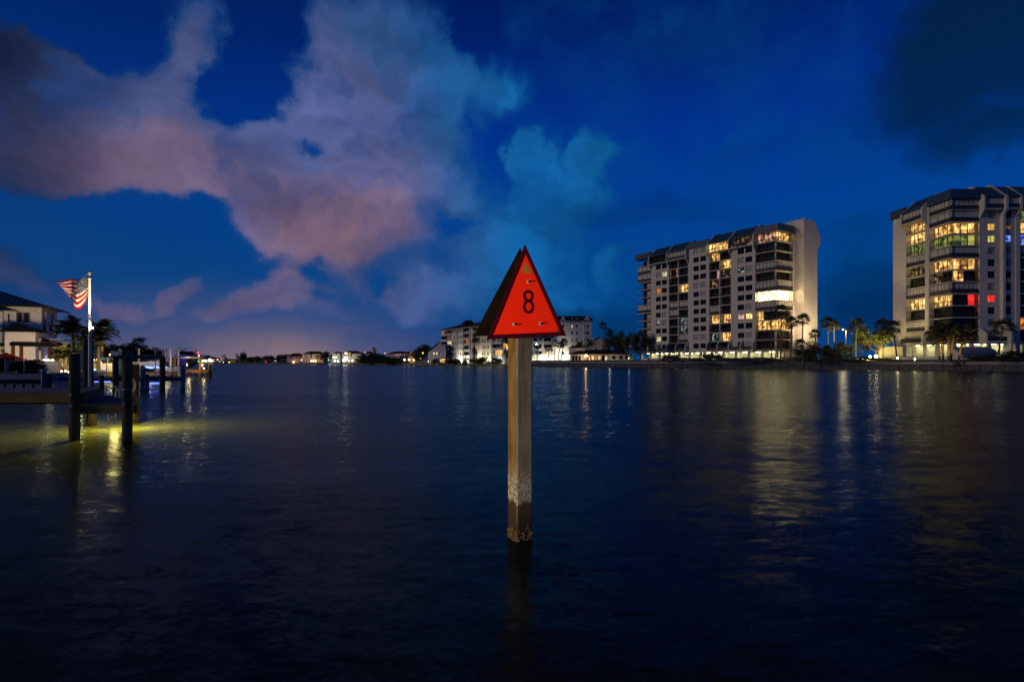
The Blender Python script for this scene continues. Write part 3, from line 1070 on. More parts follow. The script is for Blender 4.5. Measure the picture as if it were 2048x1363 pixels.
# lamp post of the car park
lp = thing('lamp_post', 'tall parking lamp post with a lit lantern between the towers', 'lamp post', G(1692, 147, LZ), 0)
MB().tube([(0, 0, 0), (0, 0, 8.2)], .12, 8, .08).build('pole', mat('lamp_pole_paint', (.5, .42, .25), .5, .4), lp)
MB().tube([(0, 0, 8.2), (-.55, 0, 8.45), (-.8, 0, 8.4)], .05, 6).build('arm', BLACKM, lp)
MB().ball((-.8, 0, 8.24), .2, 8, 6, .8).build('lantern', G_WARM, lp)
lamp('POINT', G(1692, 147, LZ) + Vector((-.8, -.1, 7.7)), 520, (1, .72, .36), .2)
wash(G(1690, 144, 8.5), G(1656, 152, 9.5), 4200, (1, .76, .30), 60)
wash(G(1700, 139, 2.3), G(1690, 147, 6), 1700, (1, .75, .3), 80)
wash(G(1640, 136, 2.3), G(1622, 141, 6), 1000, (1, .75, .3), 90)
# floodlights of the blank stair tower
fl = thing('floodlight', 'ground floodlight aimed up at the blank stair tower', 'floodlight', G(1640, 160, LZ), 0)
MB().box(-.2, .2, -.12, .12, .1, .42).build('housing', BLACKM, fl)
MB().box(-.05, .05, -.05, .05, 0, .1).build('bracket', BLACKM, fl)
lamp('SPOT', G(1640, 155, 4.5), 27000, (1, .72, .40), .4, (88, 168, 21), 95, 1.0)
# two seawall spotlights and two path lamps
for i, (px, py, Y, s, lab) in enumerate(((1795, 716, 122, .16, 'brighter of two glaring lawn lamps on the bank by the nearer tower'), (1830, 718, 120, .12, 'fainter of two glaring lawn lamps on the bank'),
                                         (1740, 713, 133, .22, 'glowing wall lamp beside the post under the yellow-lit tree'), (1752, 712.5, 133, .30, 'broad glowing wall lamp under the yellow-lit tree'))):
    q = P(px, py, Y)
    t = thing('lawn_lamp', lab, 'lamp', (q.x, q.y, LZ + .3), 0, 'lamps on the bank behind the seawall')
    MB().tube([(0, 0, -.4), (0, 0, q.z - LZ - .3 - s * .8)], .04, 6).build('stem', BLACKM, t)
    MB().ball((0, 0, q.z - LZ - .3), s, 10, 8).build('globe', G_LAWN, t, True)
    MB().tube([(0, 0, q.z - LZ - .3 + s * .9), (0, 0, q.z - LZ - .3 + s * 1.1)], s * .7, 8).build('cap', BLACKM, t)
cw = thing('garden_wall', 'low pale garden wall along the path between the towers', 'wall', G(1700, 139, LZ), math.atan2(-.737, .676))
MB().box(-2, 26, 0, .25, -.2, .92).build('wall', STUCCO, cw)
pwall = thing('service_wall', 'plain cream service wall beside the nearer tower', 'wall', G(1772, 143, LZ), 0)
MB().box(-1.8, 4.2, 0, .3, 0, 3.6).build('wall', STUCCO, pwall)
MB().box(-1.9, 4.3, -.05, .35, 3.6, 3.75).build('coping', STUCCO, pwall)

# ------------------------------------------------------------------ white condominium behind the marker
WDIR = Vector((-3.0 + 36.4, 241.5 - 300, 0))
wl = WDIR.length
cd = thing('condominium', 'white five storey condominium with curved balcony end partly hidden by the red marker', 'apartment building', (-36.4, 300, 0), math.atan2(WDIR.y, WDIR.x))
CF = frame((0, 0, 0), (1, 0, 0))
ex_ = WDIR.normalized()


def along(px):
    r = (px - CX) / FPX
    return (r * 300 + 36.4) / (ex_.x - r * ex_.y)


CZ, CH = 3.9, 2.86
ct = CZ + 5 * CH
core = MB()
core.box(0, wl, 1.6, 16, .9, ct)
core.build('wall', STUCCO_W, cd)


def condo_balcony(a0, a1, k, st, depth=1.5):
    z = CZ + k * CH
    MB().fbox(CF, a0, a1, -.3, depth, z - .12, z + .12).build('balcony_slab', STUCCO_W, cd)
    MB().fbox(CF, a0 + .05, a1 - .05, -.26, -.18, z + .122, z + 1.05).build('balcony_front', mat('balcony_panel', (.42, .42, .44), .6, .3, .1, 2), cd)
    p = MB().fbox(CF, a0, a1, depth - .12, depth - .06, z + .12, z + CH - .13).build('sliding_window', STATUS[st], cd)
    f = MB()
    n = max(1, int((a1 - a0) / 1.4))
    for i in range(n + 1):
        c = a0 + (a1 - a0) * i / n
        f.fbox(CF, max(a0, c - .07), min(a1, c + .07), depth - .2, depth - .125, z + .12, z + CH - .13)
    f.build('window_frame', STUCCO_W, p)


for (p0_, p1_, sts) in ((888, 903, 'dmpdd'), (927, 940, 'ddodd'), (945.5, 956.5, 'drddm'), (985, 1000, 'wdcod'), (1001, 1012, 'dwddd')):
    for k in range(5):
        condo_balcony(along(p0_), along(p1_), k, 'dbpmd'[k] if p0_ == 888 and k != 4 else sts[k])
condo_w = [(903.2, 912, [(.4, 1.2), (2.6, 1.2)], 'dd'), (912, 926.8, [(.6, .9), (2.2, .9), (4.5, 1.1), (6.6, 1.0)], 'dddd'), (940, 945.4, [], ''), (956.6, 984.8, [(4.0, 1.1), (6.0, 1.1), (9.2, 1.2)], 'ddd')]
for p0_, p1_, cols, st in condo_w:
    a0, a1 = along(p0_), along(p1_)
    grid = []
    for k in range(5):
        row = list(st)
        if p0_ == 912 and k == 3:
            row[0] = 'p'
        if p0_ == 903.2 and k == 3:
            row[0] = 'k'
        grid.append(row)
    sc_ = (a1 - a0 - .4)
    cols2 = [(o, wd) for o, wd in cols if o + wd < sc_]
    mb = MB()
    if cols2:
        edges = [a0]
        for o, wd in cols2:
            edges += [a0 + o, a0 + o + wd]
        edges.append(a1)
        for i in range(0, len(edges), 2):
            mb.fbox(CF, edges[i], edges[i + 1], 0, .5, .9, ct)
        for ci, (o, wd) in enumerate(cols2):
            zb = .9
            for k in range(5):
                lo, hi = CZ + k * CH + .8, CZ + k * CH + 2.3
                mb.fbox(CF, a0 + o, a0 + o + wd, .004, .495, zb, lo)
                zb = hi
                window_unit(CF, a0 + o, a0 + o + wd, lo, hi, grid[k][ci], cd, .2, 1)
            mb.fbox(CF, a0 + o, a0 + o + wd, .004, .495, zb, ct)
    else:
        mb.fbox(CF, a0, a1, -.1, .5, .9, ct)
    mb.build('wall', CREAM if p0_ > 950 else STUCCO_W, cd)
for px in (912.5, 915.5, 926.6, 941, 957, 984.5):
    a = along(px)
    MB().fbox(CF, a - .35, a + .35, -.5, -.002, .9, ct).build('pilaster', STUCCO_W, cd)
MB().tube([(.4, 1.6, CZ - .1), (.4, 1.6, ct)], 2.6, 16).build('round_bay', STUCCO_W, cd, False)
for k in range(5):
    MB().tube([(.4, 1.6, CZ + k * CH + 1.1), (.4, 1.6, CZ + k * CH + 2.5)], 2.64, 16, caps=False).build('window_band', STATUS['m' if k == 4 else 'd'], cd)
# hipped roof with a raised lantern
MB().add([(-3.2, -1.6, ct), (wl, -1.6, ct), (wl, 17, ct), (-3.2, 17, ct), (5, 7, ct + 2.9), (wl, 7, ct + 2.9)], [(0, 1, 5, 4), (0, 4, 3), (3, 4, 5, 2), (1, 2, 5), (0, 3, 2, 1)]).build('roof', ROOFTILE, cd)
MB().add([(15.5, 2, ct + 1.2), (22, 2, ct + 1.2), (22, 9, ct + 1.2), (15.5, 9, ct + 1.2), (18, 4.2, ct + 4.3), (20.6, 4.2, ct + 4.3), (20.6, 7, ct + 4.3), (18, 7, ct + 4.3)],
         [(0, 1, 5, 4), (1, 2, 6, 5), (2, 3, 7, 6), (3, 0, 4, 7), (4, 5, 6, 7)]).build('roof_lantern', ROOFTILE, cd)
MB().fbox(CF, -2.8, wl, -1.3, -.9, ct - .35, ct - .02).build('eave', CREAM, cd)
# floodlit ground floor
for p0_, p1_ in ((889, 911), (913, 939.5), (946, 956), (958, 984), (986, 1012)):
    MB().fbox(CF, along(p0_) + .2, along(p1_) - .2, 1.3, 1.55, .95, 3.7).build('ground_floor_wall', STUCCO_W, cd)
for px, pw_ in ((900, 350), (922, 1100), (935, 800), (962, 1000), (978, 800), (1000, 700)):
    a = along(px)
    q = Vector((-36.4, 300, 0)) + ex_ * a + Vector((-ex_.y, ex_.x, 0)) * -3.2
    wash((q.x, q.y, 1.6), q + Vector((-ex_.y, ex_.x, 0)) * 4 + Vector((0, 0, 3.5)), pw_ * 2.6, (1, .93, .72), 125)

# taller block to the east of the marker
ce_ = thing('condominium', 'tall white condominium block with dark hipped roof and two little gables beside the marker', 'apartment building', (0, 0, 0), 0)
YB = 243.0
b0, b1 = G(1062, YB).x, G(1183.5, YB).x
BF = frame((0, YB, 0), (1, 0, 0))
X = lambda px: G(px, YB).x
zt = 19.4
BZ, BH = .5, 2.72


def block_strip(x0, x1, cols, rows, d=0.0):
    mb = MB()
    fr = (Vector((0, YB + d, 0)), BF[1], BF[2])
    edges = [x0]
    for c0, c1 in cols:
        edges += [c0, c1]
    edges.append(x1)
    for i in range(0, len(edges), 2):
        mb.fbox(fr, edges[i], edges[i + 1], 0, .6, .9, zt)
    for ci, (c0, c1) in enumerate(cols):
        zb = .9
        for k in range(6):
            zc = P(0, 706.5 - 13.55 * k, YB).z
            lo, hi = zc - .55, zc + .65
            if c1 - c0 > 1:
                lo, hi = zc - .7, zc + .8
            mb.fbox(fr, c0, c1, .003, .597, zb, lo)
            zb = hi
            window_unit(fr, c0, c1, lo, hi, rows[k][ci], ce_, .15, 1 if c1 - c0 > 1 else 0)
        mb.fbox(fr, c0, c1, .003, .597, zb, zt)
    mb.build('wall', STUCCO_W, ce_)


block_strip(X(1116), X(1167.6), [(X(1124), X(1128.5)), (X(1142.5), X(1146)), (X(1151.5), X(1155))], ['ddd', 'ddd', 'dbb', 'ddd', 'dpd', 'ddd'])
block_strip(X(1167.7), X(1183.5), [(X(1168.4), X(1170.2)), (X(1173.2), X(1177.2))], ['dd', 'dd', 'dd', 'dd', 'dd', 'db'], -.5)
MB().box(X(1062), X(1116) - .01, YB - .3, YB + 14, .9, 12.0).build('wall', STUCCO_W, ce_)
MB().box(X(1116), X(1183.4), YB + .62, YB + 14, .9, zt).build('wall', STUCCO_W, ce_)
MB().add([(X(1112), YB - 1.3, zt), (X(1187), YB - 1.3, zt), (X(1187), YB + 15, zt), (X(1112), YB + 15, zt), (X(1118), YB + 3.5, zt + 2.1), (X(1180), YB + 3.5, zt + 2.1), (X(1180), YB + 9, zt + 2.1), (X(1118), YB + 9, zt + 2.1)],
         [(0, 1, 5, 4), (1, 2, 6, 5), (2, 3, 7, 6), (3, 0, 4, 7), (4, 5, 6, 7), (0, 3, 2, 1)]).build('roof', ROOFTILE, ce_)
for px in (1126, 1175):
    MB().add([(X(px - 5), YB - 1.35, zt + .12), (X(px + 5), YB - 1.35, zt + .12), (X(px), YB - 1.35, zt + 1.75), (X(px - 5), YB + 2.2, zt + .12), (X(px + 5), YB + 2.2, zt + .12), (X(px), YB + 2.2, zt + 1.75)],
             [(0, 1, 2), (3, 5, 4), (0, 2, 5, 3), (1, 4, 5, 2), (0, 3, 4, 1)]).build('gable', STUCCO_W, ce_)
# lower wing with sloping teal roof and balconies
MB().add([(X(1062), YB - 3.2, 11.9), (X(1108), YB - 3.2, 11.9), (X(1104), YB + .5, 13.6), (X(1062), YB + .5, 13.6), (X(1062), YB - 3.0, 11.6), (X(1107), YB - 3.0, 11.6)],
         [(0, 1, 2, 3), (0, 4, 5, 1)]).build('roof', mat('teal_roof_metal', (.03, .10, .15), .5, .4, .2, 2), ce_)
for k in range(3):
    z = 4.0 + k * 2.75
    for x0, x1, st in ((X(1066), X(1075), 'cmd'[k]), (X(1077), X(1084), 'ddm'[k]), (X(1087), X(1103), 'pdd'[k])):
        MB().box(x0, x1, YB - 2.0, YB - .31, z - .12, z + .1).build('balcony_slab', STUCCO_W, ce_)
        MB().box(x0, x1, YB - 2.0, YB - 1.9, z + .102, z + 1.0).build('balcony_front', MATS['balcony_panel'], ce_)
        MB().box(x0 + .2, x1 - .2, YB - .38, YB - .305, z + .102, z + 2.3).build('sliding_window', STATUS[st], ce_)
for x0, x1 in ((X(1064), X(1075)), (X(1077), X(1102)), (X(1106), X(1117)), (X(1121), X(1130))):
    MB().box(x0, x1, YB - 1.2, YB - .9, .95, 3.3).build('ground_floor_wall', STUCCO_W, ce_)
for px, pw_, z in ((1070, 350, 2.0), (1084, 600, 2.0), (1094, 600, 2.2), (1112, 350, 2.2), (1126, 420, 3.4), (1133, 240, 3.0)):
    wash((X(px), YB - 4.2, z), (X(px), YB + 1, z + 2.5), pw_ * 2.6, (1, .93, .70), 125)
for px, pz, s, lab in ((1131, 711.5, .32, 'bright white lamp at the corner of the tall white condominium'), (1073, 688, .25, 'cool white balcony lamp close behind the pile')):
    q = P(px, pz, YB - 3.8)
    t = thing('wall_lamp', lab, 'lamp', q, 0)
    MB().ball((0, 0, 0), s, 8, 6).build('globe', glowm('wall_bulb', (.95, .95, .85), 24), t)
    MB().tube([(0, 0, s), (0, 3.0, s + .1)], .05, 5).build('bracket', BLACKM, t)

# gabled cream house between condominium and trees
gh = thing('gabled_house', 'cream gabled house with chimney behind the tall white condominium', 'house', G(1196, 262, .9), 0)
k_ = 262 / FPX
MB().add([(-3, 0, 0), (4.5, 0, 0), (4.5, 0, 9.0), (1.0, 0, 12.2), (-3, 0, 9.0), (-3, 9, 0), (4.5, 9, 0), (4.5, 9, 9.0), (1.0, 9, 12.2), (-3, 9, 9.0)],
         [(0, 1, 2, 3, 4), (5, 9, 8, 7, 6), (0, 4, 9, 5), (1, 6, 7, 2)]).build('wall', STUCCO, gh)
MB().add([(-3.5, -.4, 8.7), (1, -.4, 12.45), (5.2, -.4, 8.7), (-3.5, 9.4, 8.7), (1, 9.4, 12.45), (5.2, 9.4, 8.7)], [(0, 1, 4, 3), (1, 2, 5, 4)]).build('roof', ROOFTILE, gh)
MB().box(-2.7, -1.9, 1, 2, 9.0, 12.0).build('chimney', STUCCO, gh)
for x in (-1.6, 2.2):
    window_unit(FR0, x, x + 1.2, 5.4, 6.8, 'd', gh, -.06, 1)
wash(G(1193, 252, 8.0), G(1196, 262, 10), 500, (1, .62, .38), 90)

# clubhouse on the seawall
ch = thing('clubhouse', 'long low clubhouse with brown hipped roof and a glaring porch lamp by the seawall', 'clubhouse', G(1141, 216, LZ), math.atan2(-.10, 1))
L0 = 22.5
MB().box(0, 6.0, .6, 8, 0, 2.75).build('wall', STUCCO_W, ch)
MB().box(6.02, 14.5, 1.6, 8, 0, 2.75).build('wall', STUCCO, ch)
MB().box(14.52, L0, .3, 8, 0, 2.75).build('wall', STUCCO_W, ch)
MB().add([(-.8, -.7, 2.7), (L0 + .6, -.9, 2.7), (L0 + .6, 8.8, 2.7), (-.8, 8.8, 2.7), (4, 4, 4.5), (L0 - 4, 4, 4.5)], [(0, 1, 5, 4), (1, 2, 5), (2, 3, 4, 5), (3, 0, 4), (0, 3, 2, 1)]).build('roof', ROOFTILE, ch)
MB().add([(-1.2, 2.5, 5.2), (6, 2.5, 5.2), (6, 8, 5.2), (-1.2, 8, 5.2), (2.5, 5, 6.4)], [(0, 1, 4), (1, 2, 4), (2, 3, 4), (3, 0, 4), (0, 3, 2, 1)]).build('roof', ROOFTILE, ch)
MB().box(-.6, 5.6, 3, 7.6, 3.0, 5.18).build('wall', STUCCO_W, ch)
fr_c = frame((0, .6, 0), (1, 0, 0))
for x in (.7, 1.9, 3.1):
    window_unit(fr_c, x, x + .75, .2, 2.2, 'd', ch, -.1, 1)
fr_c2 = frame((0, 1.6, 0), (1, 0, 0))
for x, s in ((6.6, 'w'), (8.0, 'g'), (10.6, 'g'), (11.9, 'd'), (13.0, 'p')):
    window_unit(fr_c2, x, x + .9, .2, 2.2, s, ch, -.1, 1)
fr_c3 = frame((0, .3, 0), (1, 0, 0))
for x in (15.6, 18.2, 20.4):
    window_unit(fr_c3, x, x + 1.2, .8, 2.1, 'd', ch, -.1, 2)
for x in (6.2, 8.9, 11.6, 14.3):
    MB().box(x - .1, x + .1, -.1, .1, 0, 2.7).build('porch_post', STUCCO, ch)
pl = thing('porch_lamp', 'glaring orange porch lamp of the low clubhouse', 'lamp', P(1172, 711, 214.2), 0)
MB().ball((0, 0, 0), .42, 10, 8).build('globe', G_PORCH, pl, True)
MB().tube([(0, 0, .3), (0, .6, .45)], .05, 6).build('bracket', BLACKM, pl)
lamp('POINT', P(1172, 711, 213.4), 420, (1, .60, .28), .3)
for i, x in enumerate((6.6, 7.8, 9.8, 12.2, 13.4)):
    q = G(1141 + x * 4.4, 213.5, LZ)
    bush(q, 1.3, 1.0, .9, ['small shrub before the dark shuttered end of the clubhouse', 'small shrub before the first lit clubhouse door', 'small shrub beside the glaring porch lamp', 'small shrub before the dark clubhouse door', 'small shrub before the pale lit clubhouse window'][i], 'shrubs before the clubhouse', i)
lamp('POINT', G(1220, 210, 3.6), 180, (1, .78, .5), .3)
# terrace and steps at the water before the tall block
te = thing('terrace_wall', 'low pale terrace wall by the water before the tall white condominium', 'wall', G(1066, 222, .8), -.06)
MB().box(0, 14, 0, .4, 0, 1.25).build('wall', STUCCO, te)
MB().box(5, 20, -1.5, -1.1, -.2, .62).build('step', CONC, te)

# palms and shore shrubs by the condominium
for i, (px, Y, yt, cr, ln, lab, kd) in enumerate((
        (950, 262, 681, 2.4, (.6, 0), 'palm before the balconies of the curved condominium', 'fan'), (949, 258, 703, 2.2, (0, 0), 'squat palm at the foot of the curved condominium', 'feather'),
        (1010, 236, 681, 2.3, (-.6, 0), 'palm with curved trunk just beside the pile', 'fan'), (1074, 233, 697, 2.0, (0, 0), 'short palm between pile and tall white block', 'feather'),
        (1098, 232, 697, 2.4, (.2, 0), 'bushy palm in front of the floodlit wall', 'fan'), (1110, 231, 686, 2.4, (.1, 0), 'straight palm before the corner of the tall white block', 'fan'), (1128, 231, 686, 2.4, (1.2, 0), 'leaning palm before the tall white block', 'fan'),
        (1122, 230, 690, 2.0, (1.2, .4), 'second leaning palm crossing its neighbour before the tall white block', 'fan'),
        (1160, 219, 693, 2.7, (.2, 0), 'palm with spreading crown at the end of the clubhouse roof', 'feather'), (1181, 219, 690, 2.7, (.2, 0), 'palm whose crown hangs over the porch lamp', 'feather'),
        (1206, 225, 653, 2.3, (.1, 0), 'lone tall palm against the sky beside the tall white block', 'fan'))):
    base = G(px - ln[0] / Y * FPX, Y, .9)
    palm(base, P(px, yt, Y).z - .9, lab, cr, kd, ln, 18, .16, 'palms round the white condominium', 60 + i)
for i, (px, Y, w_, h_, lab, lg) in enumerate(((872, 268, 5.0, 3.2, 'round green shore bush beside the gabled white house', True), (903, 262, 8.0, 3.0, 'wide shore bush under the white piers of the condominium', False), (914, 262, 4.5, 3.0, 'shore bush next to the floodlit gap', False),
                                              (948, 251, 8.5, 3.0, 'dark shore bush below the squat palm', False), (965, 248, 8.0, 3.9, 'tallest green shore bush before the condominium', True), (993, 243, 7.0, 3.4, 'shore bush nearest the pile', False), (929, 258, 2.4, 1.8, 'little shrub in the floodlit gap', True))):
    bush(G(px, Y, .5), w_, 3, h_, lab, 'shore bushes before the condominium', i, lg)
for i, (px, Y, yt, wd, lab) in enumerate(((1223, 226, 657, 8, 'dark round tree right behind the clubhouse'), (1243, 222, 662, 8, 'dark tree over the middle of the clubhouse roof'), (1262, 216, 666, 7, 'dark tree over the end of the clubhouse roof'), (1280, 206, 660, 8, 'tall dark tree at the far corner of the long tower'),
                                          (1296, 194, 668, 7, 'dark tree before the lower corner balconies of the long tower'), (1237, 232, 672, 9, 'low broad tree in the dark grove'), (1268, 200, 684, 6, 'small tree at the end of the clubhouse'))):
    b = G(px, Y, LZ)
    tree(b, P(px, yt, Y).z - LZ, wd, lab, i, 'dark grove by the long tower', trunk=.2)
sl = thing('street_lamp', 'small cool street lamp under the dark grove', 'lamp post', G(1258, 205, LZ), 0)
MB().tube([(0, 0, 0), (0, 0, 5.0), (.4, 0, 5.4)], .06, 6).build('pole', STEEL, sl)
MB().ball((.45, 0, 5.35), .12, 8, 6).build('lantern', glowm('cool_bulb', (.6, .8, 1.0), 3), sl)
cv = thing('utility_cabinet', 'lime lit cabinet and small white lamp beside the clubhouse', 'cabinet', G(1263, 206, LZ), 0)
MB().box(-.8, .8, 0, .5, 0, 1.5).build('body', mat('lime_paint', (.35, .45, .04), .6, .3), cv)
MB().ball((-1.1, -.2, 1.2), .16, 8, 6).build('bulb', G_WHITE, cv)
lamp('POINT', G(1259, 203, 3.4), 60, (1, 1, .6), .2)

# white gabled house at the water
wh = thing('gabled_house', 'white gabled waterside house with lit upper windows beside the condominium', 'house', G(860, 285, .9), .25)
MB().add([(0, 0, 0), (8, 0, 0), (8, 0, 7.4), (5.2, 0, 10.6), (0, 0, 6.0), (0, 9, 0), (8, 9, 0), (8, 9, 7.4), (5.2, 9, 10.6), (0, 9, 6.0)], [(0, 1, 2, 3, 4), (5, 9, 8, 7, 6), (0, 4, 9, 5), (1, 6, 7, 2)]).build('wall', STUCCO_W, wh)
MB().add([(-.5, -.4, 5.9), (5.2, -.4, 10.85), (9, -.4, 6.6), (-.5, 9.4, 5.9), (5.2, 9.4, 10.85), (9, 9.4, 6.6)], [(0, 1, 4, 3), (1, 2, 5, 4)]).build('roof', ROOFTILE, wh)
for x, s in ((1.6, 'p'), (3.0, 'p'), (4.6, 'c')):
    window_unit(FR0, x, x + .8, 4.4, 5.5, s, wh, -.12, 0)
MB().box(4.4, 8.4, -1.6, -.01, 2.5, 2.7).build('porch_roof', ROOFTILE, wh)
window_unit(FR0, 5.0, 7.6, .7, 2.3, 'g', wh, -.12, 2)
lamp('POINT', G(872, 279, 2.6), 160, (1, .66, .42), .3)

# ------------------------------------------------------------------ far shore: houses, trees, lights
def far_house(px0, px1, Y, yeave, yridge, label, m_wall, wins, name='house', overhang=.6, hip=True, z0=.9):
    a, b = G(px0, Y, z0), G(px1, Y, z0)
    W = b.x - a.x
    c = (a + b) / 2
    t = thing(name, label, 'house', c, 0, None)
    ze, zr = P(0, yeave, Y).z - z0, P(0, yridge, Y).z - z0
    D = max(8.0, W * .6)
    MB().box(-W / 2, W / 2, 0, D, 0, ze).build('wall', m_wall, t)
    o = overhang
    q = W * (.28 if hip else .02)
    MB().add([(-W / 2 - o, -o, ze), (W / 2 + o, -o, ze), (W / 2 + o, D + o, ze), (-W / 2 - o, D + o, ze), (-W / 2 + q, D / 2, zr), (W / 2 - q, D / 2, zr)],
             [(0, 1, 5, 4), (1, 2, 5), (2, 3, 4, 5), (3, 0, 4), (0, 3, 2, 1)]).build('roof', ROOFTILE, t)
    k = Y / FPX
    for px, py, w_, h_, s in wins:
        x, z = (px - CX) * k - c.x, EYE + (HY - py) * k - z0
        window_unit(FR0, x - w_ * k / 2, x + w_ * k / 2, z - h_ * k / 2, z + h_ * k / 2, s, t, -.10, 1)
    return t


far_house(574, 603, 420, 712, 706, 'far low house with pink glowing terrace wall', STUCCO, [(583, 715, 3, 3, 'd'), (593, 715, 3, 3, 'd')])
far_house(604, 646, 400, 707.5, 702, 'far two storey white house with dark hipped roof and two amber corner windows', STUCCO_W, [(606.5, 710, 3, 3, 'a'), (606.5, 715, 3, 2.6, 'a'), (622, 709, 2, 4, 'd'), (622, 714, 2, 4, 'd'), (642, 709, 2, 3, 'k')])
far_house(664, 681, 370, 708.5, 703, 'far flat house with round greenish lit end and bright strip windows', STUCCO_W, [(668, 707.6, 6, 2, 'p'), (677, 707.6, 6, 2, 'p'), (670, 714, 7, 2, 'W')])
far_house(684, 722, 360, 707, 701, 'far house under a long dark roof with bright upper windows', STUCCO, [(692, 706, 5, 2.4, 'W'), (700, 706, 4, 2.4, 'w'), (691, 716, 6, 5, 'W'), (702, 710, 3, 5, 'o'), (716, 713, 5, 3, 'm')])
far_house(728, 742, 352, 706, 702, 'far dark house with one slanted lit dormer', STUCCO, [(731, 704.6, 4, 1.6, 'g'), (738, 711, 3, 3, 'd')])
far_house(776, 820, 318, 706.5, 702, 'far dark-roofed house with columns and long terrace', STUCCO, [(795, 709, 14, 2.6, 'r'), (806, 714, 3, 8, 'd'), (812, 714, 3, 8, 'd'), (801, 714, 3, 8, 'd')])
far_house(819, 832, 312, 704, 701.5, 'far narrow house lit red and orange at its upper floor', STUCCO, [(822, 705.5, 4, 5, 'o'), (828, 706.5, 3, 7, 'R')])
far_house(403, 430, 470, 717, 713, 'far boathouse with a row of white lamps under its dark roof', STUCCO, [(409, 721, 9, 3, 'W'), (421, 721, 9, 3, 'W')])
far_house(459, 472, 470, 720, 717.5, 'far little house with three greenish lit windows', STUCCO, [(462, 722, 3, 2.6, 'l'), (466, 722, 3, 2.6, 'l'), (470, 722, 2.5, 2.6, 'p')])
far_house(476, 500, 465, 717.5, 714, 'far shaded house with amber side window', STUCCO, [(492, 720, 3, 4, 'm'), (482, 719, 4, 2, 'd')])
far_house(545, 556, 440, 720, 718, 'far small house with yellow porch light', STUCCO, [(551, 721, 5, 2, 'p')])
far_house(398, 411, 480, 710, 709.5, 'far pale square block above the boathouse', STUCCO_W, [(402, 713, 2, 2, 'p')])
tw = thing('bell_tower', 'far small square tower with dark opening, pink lit above the roofs', 'tower', G(747.5, 345, .9), 0)
zt_ = P(0, 697, 345).z - .9
MB().box(-1.05, 1.05, 0, 2.1, 0, zt_).build('wall', STUCCO, tw)
MB().add([(-1.3, -.25, zt_), (1.3, -.25, zt_), (1.3, 2.35, zt_), (-1.3, 2.35, zt_), (0, 1, zt_ + 1.0)], [(0, 1, 4), (1, 2, 4), (2, 3, 4), (3, 0, 4), (0, 3, 2, 1)]).build('roof', ROOFTILE, tw)
window_unit(FR0, -.05, .75, zt_ - 2.0, zt_ - .5, 'd', tw, -.1, 0)
FT = [(505, 455, 714, 9, 'far dark tree left of the shaded house roof'), (518, 455, 713, 11, 'far dark tree in the middle of the low shore'), (532, 450, 712.5, 11, 'far dark tree with spiky top'), (545, 445, 712, 11, 'far dark tree above the small porch light'),
      (562, 430, 711, 11, 'far dark tree beside the pink terrace house'), (570, 425, 709, 10, 'far tree touching the pink terrace house'), (655, 395, 705, 9, 'far tree at the corner of the white hipped house'),
      (650, 385, 709, 6, 'far tree glowing orange from below'), (734, 345, 710, 9, 'far tree under the dark house with slanted dormer'), (722, 345, 713, 7, 'far low tree before the bright house'),
      (752, 330, 707, 12, 'far tree below the little tower'), (764, 325, 709, 11, 'far tree beside the terrace house'), (742, 322, 714, 12, 'wide mangrove at the far shore below the tower'), (775, 318, 714, 11, 'mangrove at the far shore beside the columns'), (790, 312, 716, 10, 'mangrove at the far shore before the columns'),
      (836, 300, 696, 10, 'tall round dark tree beside the white gabled house'), (850, 305, 691, 12, 'tallest round dark tree behind the white gabled house'), (845, 298, 701, 10, 'dark tree with an orange lamp in front'),
      (482, 462, 707, 6, 'far wispy tree with two crowns'), (487, 462, 706, 5, 'far twin of the wispy tree'), (455, 470, 717, 7, 'far low shrubby tree beside the greenish windows')]
for i, (px, Y, yt, wd, lab) in enumerate(FT):
    b = G(px, Y, .5)
    tree(b, (P(px, yt, Y).z - .5) * 1.08, wd * 1.25, lab, i, 'trees along the far shore', trunk=.06)
for i, (px, Y, yt, lab) in enumerate(((447, 470, 713, 'far small palm beside the sodium lamps'), (451, 472, 718, 'far stubby palm beside the greenish windows'), (473, 470, 711.5, 'far thin palm with tiny crown'), (640, 392, 712, 'far palm in the orange glow'), (634, 392, 714, 'far palm before the white hipped house'))):
    palm(G(px, Y, .9), P(px, yt, Y).z - .9, lab, 2.2, 'fan', (.4, 0), 12, .2, 'palms on the far shore', 80 + i)
wf = tag(link('mangrove_fringe', crown_mesh(77, 2600, .03, 60, .5, 'foliage')), kind='stuff')
wf.location = G(540, 452, 1.4)
wf.scale = (52, 4, 3.6)
wf2 = tag(link('mangrove_fringe', crown_mesh(78, 1600, .04, 40, .5, 'foliage')), kind='stuff')
wf2.location = G(765, 318, 1.6)
wf2.scale = (22, 4, 4.2)

